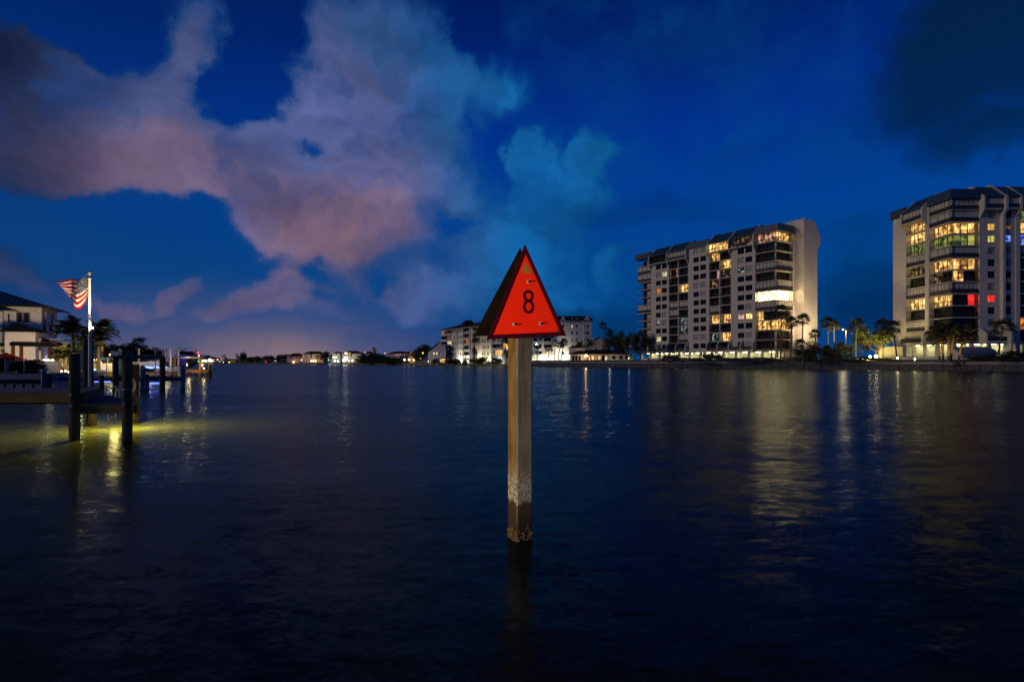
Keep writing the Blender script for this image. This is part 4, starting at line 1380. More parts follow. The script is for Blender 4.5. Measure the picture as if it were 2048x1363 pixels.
# lamps of the far shore, each a globe on a post
FL_ = [(419, 718.5, 468, .75, G_FARW, 'far brilliant white dock lamp beside the boathouse'), (435, 719, 468, .5, G_FARO, 'far orange sodium lamp beside the white dock lamp'), (439, 723, 466, .3, glowm('cyan_bulb', (.2, .9, 1), 6), 'far cyan marker lamp'),
       (447, 724.5, 466, .5, G_FAR, 'far low lamp near the water under the small palm'), (458, 724.3, 466, .5, G_FAR, 'far second low lamp near the water'), (479, 725.6, 464, .3, G_FAR, 'far faint bulb at the waterline'), (499, 725.8, 460, .25, G_FAR, 'far tiny bulb at the waterline beside the blue boats'),
       (510, 723, 455, .4, G_FAR, 'far yellow pair of bulbs under the dark trees'), (532, 723.5, 450, .5, G_RED, 'far red boat lamp'), (552, 716, 445, .3, G_FARO, 'far amber bulb in the trees'), (587, 723.8, 418, .6, G_FAR, 'far golden lamp below the pink terrace'),
       (603, 719.5, 410, .35, G_FAR, 'far bulb at the corner of the white hipped house'), (622.5, 721.5, 396, .55, G_FAR, 'first of three far glaring dock lamps'), (626.5, 721.5, 396, .55, G_FAR, 'middle of three far glaring dock lamps'), (631, 721.5, 396, .55, G_FAR, 'last of three far glaring dock lamps'),
       (657, 719.5, 385, .4, G_GREEN, 'far green dock lamp'), (688, 720, 356, .9, G_FARW, 'far dazzling lamp before the bright house'), (693, 717, 356, .7, G_FARW, 'far dazzling lamp above its brighter twin'), (697.5, 721, 354, .45, G_FAR, 'far warm lamp on the bright house dock'), (705, 721, 353, .5, G_FAR, 'far warm lamp at the end of the bright house dock'),
       (676, 722, 362, .45, G_FARW, 'far white lamp by the motor launch'), (670, 721.5, 362, .45, G_FARW, 'far white lamp by the round greenish house'), (750, 711.5, 338, .4, G_FARO, 'far amber porch lamp under the little tower'), (746, 709, 338, .3, G_FARO, 'far small amber lamp under the little tower'), (761, 719.5, 332, .35, G_FAR, 'far lamp low in the mangroves'), (770, 706, 330, .2, G_FARO, 'far dim amber bulb over the mangroves'),
       (809, 719.3, 308, .5, G_FAR, 'first terrace globe lamp of the columned house'), (818, 719, 306, .5, G_FAR, 'second terrace globe lamp of the columned house'), (827.5, 719.2, 304, .5, G_FAR, 'third terrace globe lamp of the columned house'), (840.5, 717.3, 300, .75, G_FARO, 'broad orange lantern over the white balustrade'), (845.5, 705.5, 296, .35, G_FARO, 'orange street lamp in front of the dark tree'), (857, 722.3, 292, .25, G_FAR, 'small lamp on the white balustrade')]
for i, (px, py, Y, s, m_, lab) in enumerate(FL_):
    q = P(px, py, Y)
    t = thing('shore_lamp', lab, 'lamp', (q.x, q.y, .6), 0, 'lamps along the far shore')
    MB().tube([(0, 0, -1.0), (0, 0, max(.1, q.z - .6 - s * .7))], .07, 5).build('post', BLACKM, t)
    MB().ball((0, 0, q.z - .6), s * .85, 8, 6).build('globe', m_, t)
wash(G(648, 383, 4), G(648, 394, 5), 900, (1, .20, .03), 120)
wash(G(642, 387, 3), G(642, 398, 4), 900, (1, .22, .04), 120)
wash(G(590, 409, 3), G(590, 420, 4), 630, (1, .22, .28), 120)
wash(G(626, 391, 3), G(626, 402, 4), 750, (1, .7, .35), 120)
wash(G(690, 349, 5), G(690, 360, 6), 1350, (1, .8, .5), 120)
wash(G(672, 359, 5), G(672, 370, 6), 750, (.8, 1, .7), 120)
wash(G(818, 306, 4), G(818, 317, 5), 600, (1, .55, .2), 120)
wash(G(749, 335, 10), G(749, 346, 11), 390, (1, .4, .3), 120)
wash(G(868, 275, 5), G(868, 286, 6), 240, (.9, .85, 1), 120)
# white balustrade
ba = thing('balustrade', 'white baluster railing at the waterside under the orange lantern', 'railing', G(833, 292, .9), .1)
MB().box(0, 8.6, 0, .2, 1.25, 1.4).build('top_rail', STUCCO_W, ba)
bm_ = MB().box(-.07, .07, 0, .14, 0, 1.25).mesh('baluster', STUCCO_W)
for i in range(18):
    o = link('baluster', bm_, ba)
    o.location = (.15 + i * .49, .03, 0)


def motor_boat(base, L, rz, label, hull_m, cabin=True, name='motor_boat'):
    t = thing(name, label, 'boat', base, rz, 'boats moored along the far shore')
    st = [(0, .30, .45), (.3, .34, .46), (.65, .30, .52), (.88, .15, .60), (1.0, .01, .68)]
    vs, fs = [], []
    for x, hw, z in st:
        vs += [(x * L, -hw * L * .5, z * L * .26), (x * L, -hw * L * .34, -.15), (x * L, hw * L * .34, -.15), (x * L, hw * L * .5, z * L * .26)]
    for i in range(4):
        for k in range(4):
            a, b = i * 4 + k, i * 4 + (k + 1) % 4
            fs.append((a, b, b + 4, a + 4))
    fs.append((0, 1, 2, 3))
    MB().add(vs, fs).build('hull', hull_m, t)
    if cabin:
        MB().prism((Vector((0, -L * .11, 0)), Vector((0, 1, 0)), Vector((1, 0, 0))), [(L * .28, L * .12), (L * .68, L * .14), (L * .56, L * .24), (L * .34, L * .25)], 0, L * .22).build('cabin', GEL_W, t)
        MB().box(L * .25, L * .6, -L * .12, L * .12, L * .255, L * .27).build('hardtop', GEL_W, t)
    return t


motor_boat(G(656, 372, 0), 5.4, .5, 'far white motor launch with raised bow, brightly lit', GEL_W)
motor_boat(G(540, 446, 0), 8, .05, 'far long boat with blue cover under the dark trees', mat('blue_cover', (.03, .10, .28), .5, .4))
motor_boat(G(568, 428, 0), 7, .02, 'far blue-hulled boat beside the pink terrace house', MATS['blue_cover'])
motor_boat(G(516, 455, 0), 6, .03, 'far dim blue boat beside the red lamp', MATS['blue_cover'])
motor_boat(G(636, 396, 0), 6.5, .0, 'far dark blue boat below the orange glow', MATS['blue_cover'])
lamp('POINT', G(660, 366, 4), 250, (.9, 1, .8), .3)

# ------------------------------------------------------------------ near western shore
# bulkhead, cap and lower concrete apron
bk = thing('bulkhead', 'dark low concrete bulkhead with pale cap and ribbed sheet piles beside the wooden pier', 'seawall', (-31.2, 38.0, 0), 0)
MB().box(-20, 0, .3, 1.4, -2, .78).build('wall', CONC_D, bk)
MB().box(-20, .1, -.15, 1.6, .78, 1.13).build('wall_cap', mat('blue_grey_cap', (.16, .20, .26), .85, .2, .3, 1), bk)
rib = MB().box(-.22, .22, .02, .295, -.5, .44).mesh('sheet_pile_rib', mat('weathered_vinyl', (.14, .22, .28), .7, .2, .4, 2))
for i in range(24):
    o = link('sheet_pile_rib', rib, bk)
    o.location = (-.5 - i * .62, 0, 0)
side = MB()
side.slab([(-31.0, 38.3), (-30.6, 38.3), (-33.3, 43.2), (-45.6, 66), (-46.2, 66), (-33.8, 43)], -2, 1.02)
tag(side.build('bulkhead', CONC, None), 'pale concrete return of the bulkhead running back behind the pier', 'seawall')
for i, (px, Y, w_, z) in enumerate(((100, 44, 2.2, .95), (108, 46, 2.0, .7))):
    o = MB().box(-w_ / 2, w_ / 2, -.5, .5, z - .25, z).build('dock_step', CONC)
    o.location = G(px, Y - 2.0, 0)
    tag(o, ['upper pale landing step behind the capped post', 'lower pale landing step behind the capped post'][i], 'step')

hb = bush(G(22, 42.5, .9), 4.4, 3.0, 1.75, 'big dark hedge mound behind the blue pipe frame', None, 0, cat='hedge', name='hedge')
hb2 = bush(G(62, 43.0, .9), 2.0, 2.0, 1.05, 'lower shoulder of the dark hedge sloping to the grey wall', None, 1, cat='hedge', name='hedge')
hb3 = bush(G(-30, 42, .9), 5.0, 3.5, 1.9, 'outermost dark hedge mound below the red parasol', None, 2, cat='hedge', name='hedge')
gf = thing('pipe_frame', 'bent blue-lit pipe handrail on the bulkhead beside a single post', 'handrail', G(15, 38.6, 1.13), 0)
k_ = 38.6 / FPX
MB().tube([(0, 0, 0), (0, 0, 22 * k_), (1.5 * k_, 0, 25 * k_), (30 * k_, 0, 26 * k_), (33 * k_, 0, 24 * k_), (34 * k_, 0, 0)], .035, 8).build('rail', PIPE_B, gf)
po = MB().tube([(0, 0, 0), (0, 0, .98)], .06, 8).build('post', PIPE_B)
po.location = G(12, 38.4, 1.13)
tag(po, 'single thick blue-lit post beside the bent pipe handrail', 'post')

gwl = thing('grey_wall', 'blue-grey rendered garden wall below three globe lamps', 'wall', G(99, 47, 1.1), 0)
MB().box(-.86, .74, 0, .3, -1.2, .86).build('wall', mat('blue_grey_render', (.20, .21, .30), .85, .2, .15, 1), gwl)
MB().box(-.90, .78, -.04, .34, .86, .92).build('coping', mat('blue_grey_render', (0, 0, 0)), gwl)
MB().box(-.5, .6, -.12, -.04, -.22, -.14).build('strip_light', glowm('strip', (1, .75, .4), 1.2), gwl)
for i, px in enumerate((88.5, 97, 105)):
    q = P(px, 720.3, 47.1)
    t = thing('globe_lamp', ['globe lamp nearest the hedge on the blue-grey wall', 'middle globe lamp on the blue-grey wall', 'globe lamp nearest the lit palm on the blue-grey wall'][i], 'lamp', q, 0, 'globe lamps on the blue-grey wall')
    MB().ball((0, 0, 0), .115, 12, 8).build('globe', G_GLOBE, t, True)
    MB().tube([(0, 0, -.16), (0, 0, -.10)], .05, 8).build('collar', BLACKM, t)
    lamp('POINT', q + Vector((0, -.3, .2)), 10, (1, .75, .4), .1)

# ---- modern white house
HBASE = G(83, 72, 1.1)
HRZ = .47
HX = thing('house', 'white modern two storey house with dark hipped metal roof and corner balconies', 'house', HBASE, HRZ)
hc, hs_ = math.cos(HRZ), math.sin(HRZ)


def hp(px, py, d):
    """local x and z on the front-parallel plane at depth d"""
    r = (px - CX) / FPX
    x = (r * (HBASE.y + d * hc) - HBASE.x + d * hs_) / (hc - r * hs_)
    return x, EYE + (HY - py) / FPX * (HBASE.y + x * hs_ + d * hc) - 1.1


def hd(px):
    """local depth on the garden side"""
    r = (px - CX) / FPX
    return (HBASE.x - r * HBASE.y) / (hs_ + r * hc)


hz = 7.8
D1 = hd(114)
x1, zt_ = hp(32, 623, 0)
x2, zb_ = hp(66, 645, 0)
xs0 = hp(8, 640, 0)[0]
MB().box(-16, x1, 0, D1, 0, hz).build('wall', STUCCO_W, HX)
MB().box(x1 + .002, x2, .003, D1, 0, zb_).build('wall', STUCCO_W, HX)
MB().box(x1 + .002, x2, .003, D1, zt_, hz).build('wall', STUCCO_W, HX)
MB().box(x1 + .002, x2, .55, D1, zb_ + .001, zt_ - .001).build('wall', mat('lilac_render', (.28, .25, .36), .8, .2), HX)
MB().box(x2 + .002, 0, 0, D1 * .06, 0, hz).build('wall', STUCCO_W, HX)
MB().box(x2 + .002, -1.2, D1 * .06, D1, 0, hz).build('wall', STUCCO_W, HX)
fr_h = frame((0, 0, 0), (1, 0, 0))
for a, b in ((32.5, 44), (48, 58)):
    window_unit(fr_h, hp(a, 630, .5)[0], hp(b, 630, .5)[0], zb_ + .02, zt_ - .15, 'd', HX, .42, 1)
window_unit(fr_h, hp(16.5, 630, 0)[0], hp(19.5, 630, 0)[0], hp(18, 644, 0)[1], hp(18, 628, 0)[1], 'd', HX, -.1, 0)
MB().box(-16, xs0, -.6, -.002, 0, hp(0, 622, -.6)[1]).build('wall', STUCCO_W, HX)
xl, zl = hp(34, 623, -1.2)
xm, zm = hp(8, 620, -1.2)
MB().add([(-16, -1.2, zm), (xm, -1.2, zm), (xl, -.02, zm), (-16, -.02, zm), (-16, -.02, zm + .9), (xm - 1.0, -.02, zm + .9)], [(0, 1, 5, 4), (1, 2, 5), (0, 3, 2, 1)]).build('roof', ROOFMET, HX)
for px in (8.8, 72.5):
    x = hp(px, 650, -.08)[0]
    MB().tube([(x, -.08, 0), (x, -.08, hz)], .05, 6).build('downpipe', STUCCO_W, HX)
# garden side with tall balcony openings
HS = frame((0, 0, 0), (0, 1, 0))
zo = hp(88, 662, 0)[1]
zo_t = hz - .55
cuts = [D1 * .06, hd(92), hd(99), hd(107.5), D1]
MB().fbox(HS, cuts[0], D1, .002, 1.19, 0, zo - .25).build('wall', STUCCO_W, HX)
for a0, a1 in ((cuts[1], cuts[2]), (cuts[3], cuts[4])):
    MB().fbox(HS, a0, a1, .0, 1.19, zo - .249, hz).build('wall', STUCCO_W, HX)
for a0, a1 in ((cuts[0], cuts[1]), (cuts[2], cuts[3])):
    MB().fbox(HS, a0 + .001, a1 - .001, .002, 1.19, zo_t, hz - .01).build('wall', STUCCO_W, HX)
    MB().fbox(HS, a0 + .01, a1 - .01, .12, .2, zo, zo_t).build('balcony_door', GLASS, HX)
    MB().fbox(HS, a0, a1, -.7, 1.18, zo - .2, zo).build('balcony_slab', STUCCO_W, HX)
    rl = MB()
    rl.fbox(HS, a0, a1, -.68, -.64, zo + .95, zo + 1.0)
    for i in range(13):
        c = a0 + .02 + (a1 - a0 - .04) * i / 12
        rl.fbox(HS, c - .015, c + .015, -.675, -.645, zo, zo + .95)
    rl.build('railing', BLACKM, HX)
for a, b in ((101, 104.5), (109, 111)):
    MB().fbox(HS, hd(a), hd(b), -.05, -.002, .2, 2.3).build('door', GLASS, HX)
MB().fbox(HS, hd(99), hd(121), -1.5, 0, zo - .95, zo - .8).build('canopy', STUCCO_W, HX)
# hipped roof, standing seams
ez = hz
RX = 1.0
RD = hd(121)
rc_ = [(-17, -1.0, ez), (RX, -1.0, ez), (RX, RD, ez), (-17, RD, ez), (-12, RD / 2, ez + 2.9), (-7.2, RD / 2, ez + 2.9)]
hr = MB().add(rc_, [(0, 1, 5, 4), (1, 2, 5), (2, 3, 4, 5), (3, 0, 4), (0, 3, 2, 1)]).build('roof', mat('standing_seam_metal', (.11, .125, .13), .38, .6, .25, 1.2), HX)
sm = MB()
for i in range(32):
    x = -16.6 + i * .55
    q = 1.0
    if x > -7.2:
        q = max(.03, (RX - x) / (RX + 7.2))
    sm.tube([(x, -1.0, ez + .03), (x, -1.0 + (RD / 2 + 1) * q, ez + 2.9 * q + .03)], .035, 4)
sm.build('roof_seam', ROOFMET, hr)
MB().box(-17, RX, -1.06, -1.005, ez - .18, ez + .03).build('gutter', BLACKM, HX)
MB().box(RX + .005, RX + .06, -1.0, RD, ez - .18, ez + .03).build('gutter', BLACKM, HX)
# lower front block under its own hipped roof
xa, za = hp(9.5, 663, -3)
xb, _ = hp(71, 663, -3)
MB().box(xa, xb, -3, -.61, 0, za).build('wall', STUCCO_W, HX)
xr, zr = hp(26, 647, -1)
MB().add([(xa - .5, -3.6, za), (xb + 1.0, -3.6, za), (xb + 1.0, -.02, za), (xa - .5, -.62, za), (xr, -1.0, zr + .1), (xr + .5, -.62, zr + .12)], [(0, 1, 4), (1, 5, 4), (1, 2, 5), (3, 0, 4), (0, 3, 2, 1)]).build('roof', ROOFTILE, HX)
x = hp(70, 690, -3.1)[0]
MB().tube([(x, -3.1, 0), (x, -3.1, za)], .06, 6).build('downpipe', PVC, HX)
x, z = hp(63, 667, -3.1)
MB().box(x - .12, x + .12, -3.2, -3.005, z - .12, z + .08).build('wall_light', PVC, HX)
x, z = hp(-2, 700, -2)
MB().box(-14, hp(19, 700, -2)[0], -2, -.62, 0, hp(10, 692, -2)[1]).build('wall', CREAM, HX)
MB().add([(-14, -3.0, hp(0, 691, -3)[1]), (hp(20, 692, -3)[0], -3.0, hp(20, 692, -3)[1]), (hp(14, 686, -1)[0], -.63, hp(14, 685, -1)[1]), (-14, -.63, hp(14, 685, -1)[1])], [(0, 1, 2, 3)]).build('porch_roof', ROOFTILE, HX)
window_unit(frame((0, -2, 0), (1, 0, 0)), hp(3, 700, -2)[0], hp(13, 700, -2)[0], hp(3, 705, -2)[1], hp(3, 697, -2)[1], 'm', HX, -.1, 1)
# garden bay with a little tiled roof
x3, x4 = hp(72, 690, -1.5)[0], hp(82, 690, -1.5)[0]
z3 = hp(76, 677, -1.5)[1]
MB().box(x3, x4, -1.5, -.003, 0, z3).build('wall', STUCCO_W, HX)
MB().add([(x3 - .1, -2.0, hp(76, 680, -2)[1]), (x4 + .9, -2.0, hp(76, 684, -2)[1]), (x4 + .9, -.1, hp(76, 682, -2)[1]), (x3 - .1, -.1, z3 + .4)], [(0, 1, 2, 3)]).build('porch_roof', ROOFTILE, HX)
window_unit(frame((0, -1.5, 0), (1, 0, 0)), x3 + .1, x3 + .5, hp(76, 701, -1.5)[1], hp(76, 690, -1.5)[1], 'd', HX, -.1, 1)
# small flat annex further back
an = thing('annex', 'small cream flat-roofed annex with one square window behind the white house', 'house', G(129, 90, 1.1), 0)
MB().box(-.4, 1.75, 0, 6, 0, 3.9).build('wall', STUCCO_W, an)
MB().box(1.76, 2.0, 0, 6, 0, 3.85).build('corner_post', PIPE_B, an)
window_unit(FR0, .1, .75, 1.35, 2.0, 'd', an, -.08, 0)
MB().add([(-3.2, -1.5, 3.5), (.8, -1.5, 3.25), (.8, 2, 3.25), (-3.2, 2, 4.1)], [(0, 1, 2, 3)]).build('roof', ROOFTILE, an)
lamp('SPOT', G(141, 82, 1.8), 700, (1, .74, .42), .2, G(135, 90, 3.4), 90, .9)
lamp('SPOT', G(30, 60, 1.6), 1000, (1, .74, .48), .4, G(34, 67, 3.4), 100, .9)
lamp('SPOT', G(92, 62, 1.5), 1800, (1, .72, .46), .4, G(98, 76, 7), 70, .9)
lamp('SPOT', G(10, 60, 3.0), 700, (1, .74, .48), .4, G(10, 70, 7.5), 80, .9)
lamp('POINT', G(98, 74, 1.9), 60, (.55, .45, 1), .2)

# ---- pergola, parasol, chairs
pg = thing('pergola', 'dark flat pergola on orange lit posts in front of the white house', 'pergola', G(21, 57, 1.1), .47)
k_ = 57 / FPX
zt3 = (HY - 685) * k_ + EYE - 1.1
for x, y in ((.04, 0), (.04, 2.6), (2.98, 0), (2.98, 2.6)):
    MB().box(x, x + .26, y, y + .26, 0, zt3).build('post', ORANGE_W, pg)
MB().box(-.05, 3.27, -.12, -.01, zt3 - .30, zt3 + .02).build('beam', BLACKM, pg)
MB().box(-.05, 3.27, 2.87, 3.0, zt3 - .30, zt3 + .02).build('beam', BLACKM, pg)
sl_m = MB().box(-.03, .03, -.2, 3.1, 0, .12).mesh('slat', ORANGE_W)
for i in range(9):
    o = link('slat', sl_m, pg)
    o.location = (.15 + i * .37, 0, zt3 + .021)
lamp('POINT', G(66, 57.6, 1.6), 70, (1, .45, .12), .1)
lamp('POINT', G(98, 56, 1.5), 12, (1, .5, .15), .1)
um = thing('parasol', 'red canvas parasol glowing over the dark hedge', 'parasol', G(12, 50, 1.1), 0)
cv_ = MB()
n_ = 8
rr_ = 30 * 50 / FPX
zz0, zz1 = (HY - 717) * 50 / FPX + EYE - 1.1, (HY - 704.5) * 50 / FPX + EYE - 1.1
vs = [(0, 0, zz1)] + [(rr_ * math.cos(2 * math.pi * (i + .5) / n_), rr_ * math.sin(2 * math.pi * (i + .5) / n_), zz0) for i in range(n_)] + [(rr_ * math.cos(2 * math.pi * (i + .5) / n_), rr_ * math.sin(2 * math.pi * (i + .5) / n_), zz0 - .08) for i in range(n_)]
cv_.add(vs, [(0, 1 + i, 1 + (i + 1) % n_) for i in range(n_)] + [(1 + i, 9 + i, 9 + (i + 1) % n_, 1 + (i + 1) % n_) for i in range(n_)])
cv_.build('canopy', RED_F, um)
MB().tube([(0, 0, 0), (0, 0, zz1)], .03, 6).build('pole', BLACKM, um)
lamp('POINT', G(10, 48, 1.6) + Vector((0, 0, 1.2)), 16, (1, .5, .3), .1)
for i, (px, lab) in enumerate(((44, 'narrow red-orange sling chair beside the parasol'), (59, 'wide orange sling chair under the pergola beam'))):
    t = thing('sling_chair', lab, 'chair', G(px, 50.5, 1.1), 0, 'orange chairs by the hedge')
    MB().add([(-.3, -.1, .42), (.3, -.1, .42), (.3, .45, .38), (-.3, .45, .38), (.3, .75, 1.0), (-.3, .75, 1.0)], [(0, 1, 2, 3), (3, 2, 4, 5)]).build('sling', ORANGE_F if i else RED_F, t)
    MB().tube([(-.3, -.1, 0), (-.3, -.1, .42), (-.3, .45, .38), (-.3, .75, 1.02)], .02, 5).build('frame', PVC, t)
    MB().tube([(.3, -.1, 0), (.3, -.1, .42), (.3, .45, .38), (.3, .75, 1.02)], .02, 5).build('frame', PVC, t)
    MB().tube([(-.3, .5, 0), (-.3, .45, .38)], .02, 5).build('leg', PVC, t)
    MB().tube([(.3, .5, 0), (.3, .45, .38)], .02, 5).build('leg', PVC, t)
lamp('POINT', G(52, 48.8, 2.2), 12, (1, .6, .35), .1)

# ---- palms of the house garden
palm(G(150, 66, 1.1), P(150, 665, 66).z - 1.1, 'dark wind-blown palm between the white house and the flagpole', 2.35, 'feather', (-.3, 0), 24, .2, 'palms by the white house', 100, wind=.35)
palm(G(205, 62, 1.1), P(203, 664, 62).z - 1.1, 'palm with yellow-lit trunk and wind-blown crown behind the flagpole', 2.1, 'feather', (-.1, 0), 18, .17, 'palms by the white house', 101, wind=-.15)
palm(G(122, 51, 1.1), 1.3, 'short stout palm floodlit yellow beside the grey wall', 1.35, 'feather', (0, 0), 20, .16, 'palms by the white house', 102)
palm(G(131, 51.6, 1.1), 1.4, 'second stout floodlit palm half behind the tall piling', 1.3, 'feather', (.1, 0), 18, .15, 'palms by the white house', 104)
palm(G(176, 56, 1.1), 2.6, 'greenish palm just behind the flagpole base', 2.2, 'feather', (.2, 0), 18, .16, 'palms by the white house', 103)
palm(G(197, 58, 1.1), 3.0, 'low dark palm beside the yellow-lit trunk', 2.0, 'feather', (0, 0), 16, .15, 'palms by the white house', 105)
wash(G(124, 49.2, 1.5), G(125, 51.2, 2.6), 950, (1, .80, .28), 120, .1)
lamp('POINT', G(165, 54.5, 2.4), 110, (.9, .95, .25), .1)
lamp('SPOT', G(204, 60.5, 1.4), 1500, (1, .72, .22), .1, G(204, 62, 6), 50, .8)
pt = thing('planter', 'red round planter in the lamp light below the stout palms', 'planter', G(121, 47.5, 1.05), 0)
MB().tube([(0, 0, 0), (0, 0, .36)], .17, 12, .22).build('pot', RED_F, pt)
MB().tube([(0, 0, .36), (0, 0, .40)], .24, 12).build('rim', RED_F, pt)
wash(G(128, 46.0, 2.2), G(127, 48.5, 1.3), 130, (1, .72, .30), 100, .1)
lw = thing('planting_bed', 'pale lit edging of the palm bed beside the red planter', 'planter', G(128, 48.5, 1.0), 0)
MB().box(-.6, 1.2, 0, .25, .35, .6).build('edging', CREAM, lw)
MB().box(-.6, 1.2, .05, .2, -.3, .349).build('wall', CREAM, lw)
for i, (px, py, Y) in enumerate(((123, 742, 46), (131, 741.5, 46), (137.5, 743.5, 45), (137.8, 749, 44))):
    q = P(px, py, Y)
    o = MB().ball((0, 0, 0), .06, 8, 6).build('step_light', G_STEP)
    o.location = q
    tag(o, ['small step light below the red planter', 'small step light between planter and tall piling', 'upper step light beside the tall piling', 'lower square step light beside the tall piling'][i], 'lamp', 'step lights by the tall piling')

# ---- trees further along this shore
for i, (px, Y, yt, wd, lab) in enumerate(((222, 118, 693, 12, 'dark tree with ragged top behind the blue kayaks'), (238, 122, 697, 10, 'dark tree behind the lift beam'), (255, 130, 694, 12, 'dark tree with palm-like tufts over the lift beam'), (278, 125, 690, 10, 'taller dark round tree behind the guide posts'),
                                          (290, 130, 697, 9, 'dark tree sloping down to the boat dock'), (208, 100, 699, 8, 'dark bushy tree under the yellow-lit palm'), (268, 140, 700, 11, 'low dark tree behind the boat lifts'), (245, 100, 704, 12, 'low dark mass of leaves behind the deck railing'))):
    tree(G(px, Y, .8), (P(px, yt, Y).z - .8) * 1.12, wd, lab, i, 'dark trees along the western shore', trunk=.08)
palm(G(276, 118, .8), P(276, 688, 118).z - .8, 'thin dark palm rising over the round tree', 2.0, 'fan', (.2, 0), 12, .16, 'palms on the western shore', 110)
for i, (px, py, Y) in enumerate(((220, 709, 96), (226, 709, 97), (271, 711, 104), (284, 727, 70), (309, 727, 72))):
    q = P(px, py, Y)
    t = thing('garden_lamp', ['small amber garden lamp under the ragged tree', 'twin amber garden lamp under the ragged tree', 'amber garden lamp beside the guide posts', 'golden lamp low behind the lift', 'pale lamp low beside the blue strip light'][i], 'lamp', (q.x, q.y, 1.0), 0, 'garden lamps on the western shore')
    MB().tube([(0, 0, -.5), (0, 0, q.z - 1.15)], .03, 5).build('post', BLACKM, t)
    MB().ball((0, 0, q.z - 1.0), .13, 8, 6).build('globe', G_WARM, t)

# ---- lit deck with baluster railing
dk = thing('deck', 'lamp-lit wooden deck with baluster railing between flagpole and lift', 'deck', G(187, 58, 0), 0)
k_ = 58 / FPX
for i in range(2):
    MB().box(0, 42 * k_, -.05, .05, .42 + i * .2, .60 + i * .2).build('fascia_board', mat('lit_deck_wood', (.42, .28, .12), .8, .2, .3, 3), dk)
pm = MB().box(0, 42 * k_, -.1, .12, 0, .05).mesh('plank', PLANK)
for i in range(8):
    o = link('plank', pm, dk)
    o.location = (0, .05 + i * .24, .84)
for x in (0, 16, 27, 41):
    MB().box(x * k_ - .05, x * k_ + .05, -.05, .05, .89, .89 + 1.1).build('rail_post', PVC, dk)
MB().box(0, 42 * k_, -.03, .03, 1.72, 1.78).build('top_rail', PVC, dk)
bl = MB().box(-.02, .02, -.02, .02, 0, .78).mesh('baluster', PVC)
for i in range(28):
    o = link('baluster', bl, dk)
    o.location = (.1 + i * .075, 0, .93)
for x in (2, 20, 38):
    MB().tube([(x * k_, .3, -2), (x * k_, .3, .42)], .12, 8).build('piling', WOOD_D, dk)
lamp('POINT', G(205, 57, 2.3), 110, (1, .66, .30), .1)
lamp('POINT', G(222, 57, 2.2), 50, (1, .66, .30), .1)
for i, (px, py, Y, m_, s, lab) in enumerate(((208, 735, 59.5, G_BLUE, .16, 'blue deck light behind the balusters'), (190, 738.5, 57, glowm('cyan_bulb', (0, 0, 0), 1), .06, 'tiny cyan light at the deck corner'))):
    o = MB().box(-s, s, -.05, .05, -s * .8, s * .8).build('deck_light', m_)
    o.location = P(px, py, Y)
    tag(o, lab, 'lamp')
sg = thing('string_light', 'row of small bulbs strung under the blue kayaks', 'string light', P(200, 719.5, 60), 0)
MB().tube([(-.7, 0, .2), (.3, 0, .0), (1.4, 0, .2)], .012, 4).build('cable', BLACKM, sg)
for i in range(9):
    MB().ball((-.6 + i * .24, 0, .06 + .02 * (i % 3) - .05), .045, 6, 4).build('bulb', G_WARM, sg)
tf = thing('board_fence', 'pale lit board fence behind the deck', 'fence', G(189, 62, .9), 0)
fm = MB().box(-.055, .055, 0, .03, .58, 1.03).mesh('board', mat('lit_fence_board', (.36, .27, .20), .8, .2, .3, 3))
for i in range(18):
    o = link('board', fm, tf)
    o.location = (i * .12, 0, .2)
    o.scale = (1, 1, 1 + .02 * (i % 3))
MB().box(0, 2.1, .03, .06, .9, 1.0).build('rail', PVC, tf)
for x in (.05, 1.05, 2.05):
    MB().box(x - .04, x + .04, .065, .13, 0, 1.2).build('fence_post', PVC, tf)
for i, (px, z, lab) in enumerate(((207, 717.3, 'long teal kayak racked above the deck fence'), (219.5, 716.3, 'teal kayak racked beside the lift post'))):
    kk = 56 / FPX
    L = (20 if i == 0 else 13) * kk
    st = []
    for j in range(9):
        u = j / 8
        st.append((L * (u - .5), .02 + .30 * math.sin(math.pi * u) ** .7))
    mb = MB()
    for x, r_ in st:
        mb.add([(x, .3 * r_ * math.cos(2 * math.pi * q / 8), .62 * r_ * math.sin(2 * math.pi * q / 8)) for q in range(8)], [])
    mb.f = [(j * 8 + q, j * 8 + (q + 1) % 8, (j + 1) * 8 + (q + 1) % 8, (j + 1) * 8 + q) for j in range(8) for q in range(8)]
    t = thing('kayak', lab, 'kayak', P(px, z, 56), .1, 'teal kayaks racked above the deck')
    mb.build('hull', KAYAK, t, True)
    MB().box(-L * .14, L * .14, -.06, .06, .165, .19).build('cockpit', BLACKM, t)
rk = thing('kayak_rack', 'dark rack carrying the teal kayaks', 'rack', G(198, 56.3, .9), 0)
for x in (.1, .75, 1.5):
    MB().tube([(x, 0, 0), (x, 0, P(0, 718, 56).z - 1.0)], .04, 6).build('post', BLACKM, rk)
MB().box(0, 1.6, -.3, .1, P(0, 719.6, 56).z - .9, P(0, 719.0, 56).z - .9).build('shelf', BLACKM, rk)

# ---- boat lifts in front: capped pilings and steel beams
def capped(px, Y, ytop, r, label, m_=ALU_BLUE, grp='capped pilings of the empty boat lift', cap=True):
    b = G(px, Y, 0)
    zt_ = P(px, ytop, Y).z
    t = thing('piling', label, 'piling', b, 0, grp)
    MB().tube([(0, 0, -2.5), (0, 0, zt_ - (.14 if cap else 0))], r, 12).build('post', m_, t)
    if cap:
        MB().tube([(0, 0, zt_ - .16), (0, 0, zt_ - .10)], r * 1.35, 12).build('cap_rim', PVC, t)
        MB().tube([(0, 0, zt_ - .10), (0, 0, zt_ + .10)], r * 1.3, 12, .01).build('cap', PIPE_B, t)
    return t


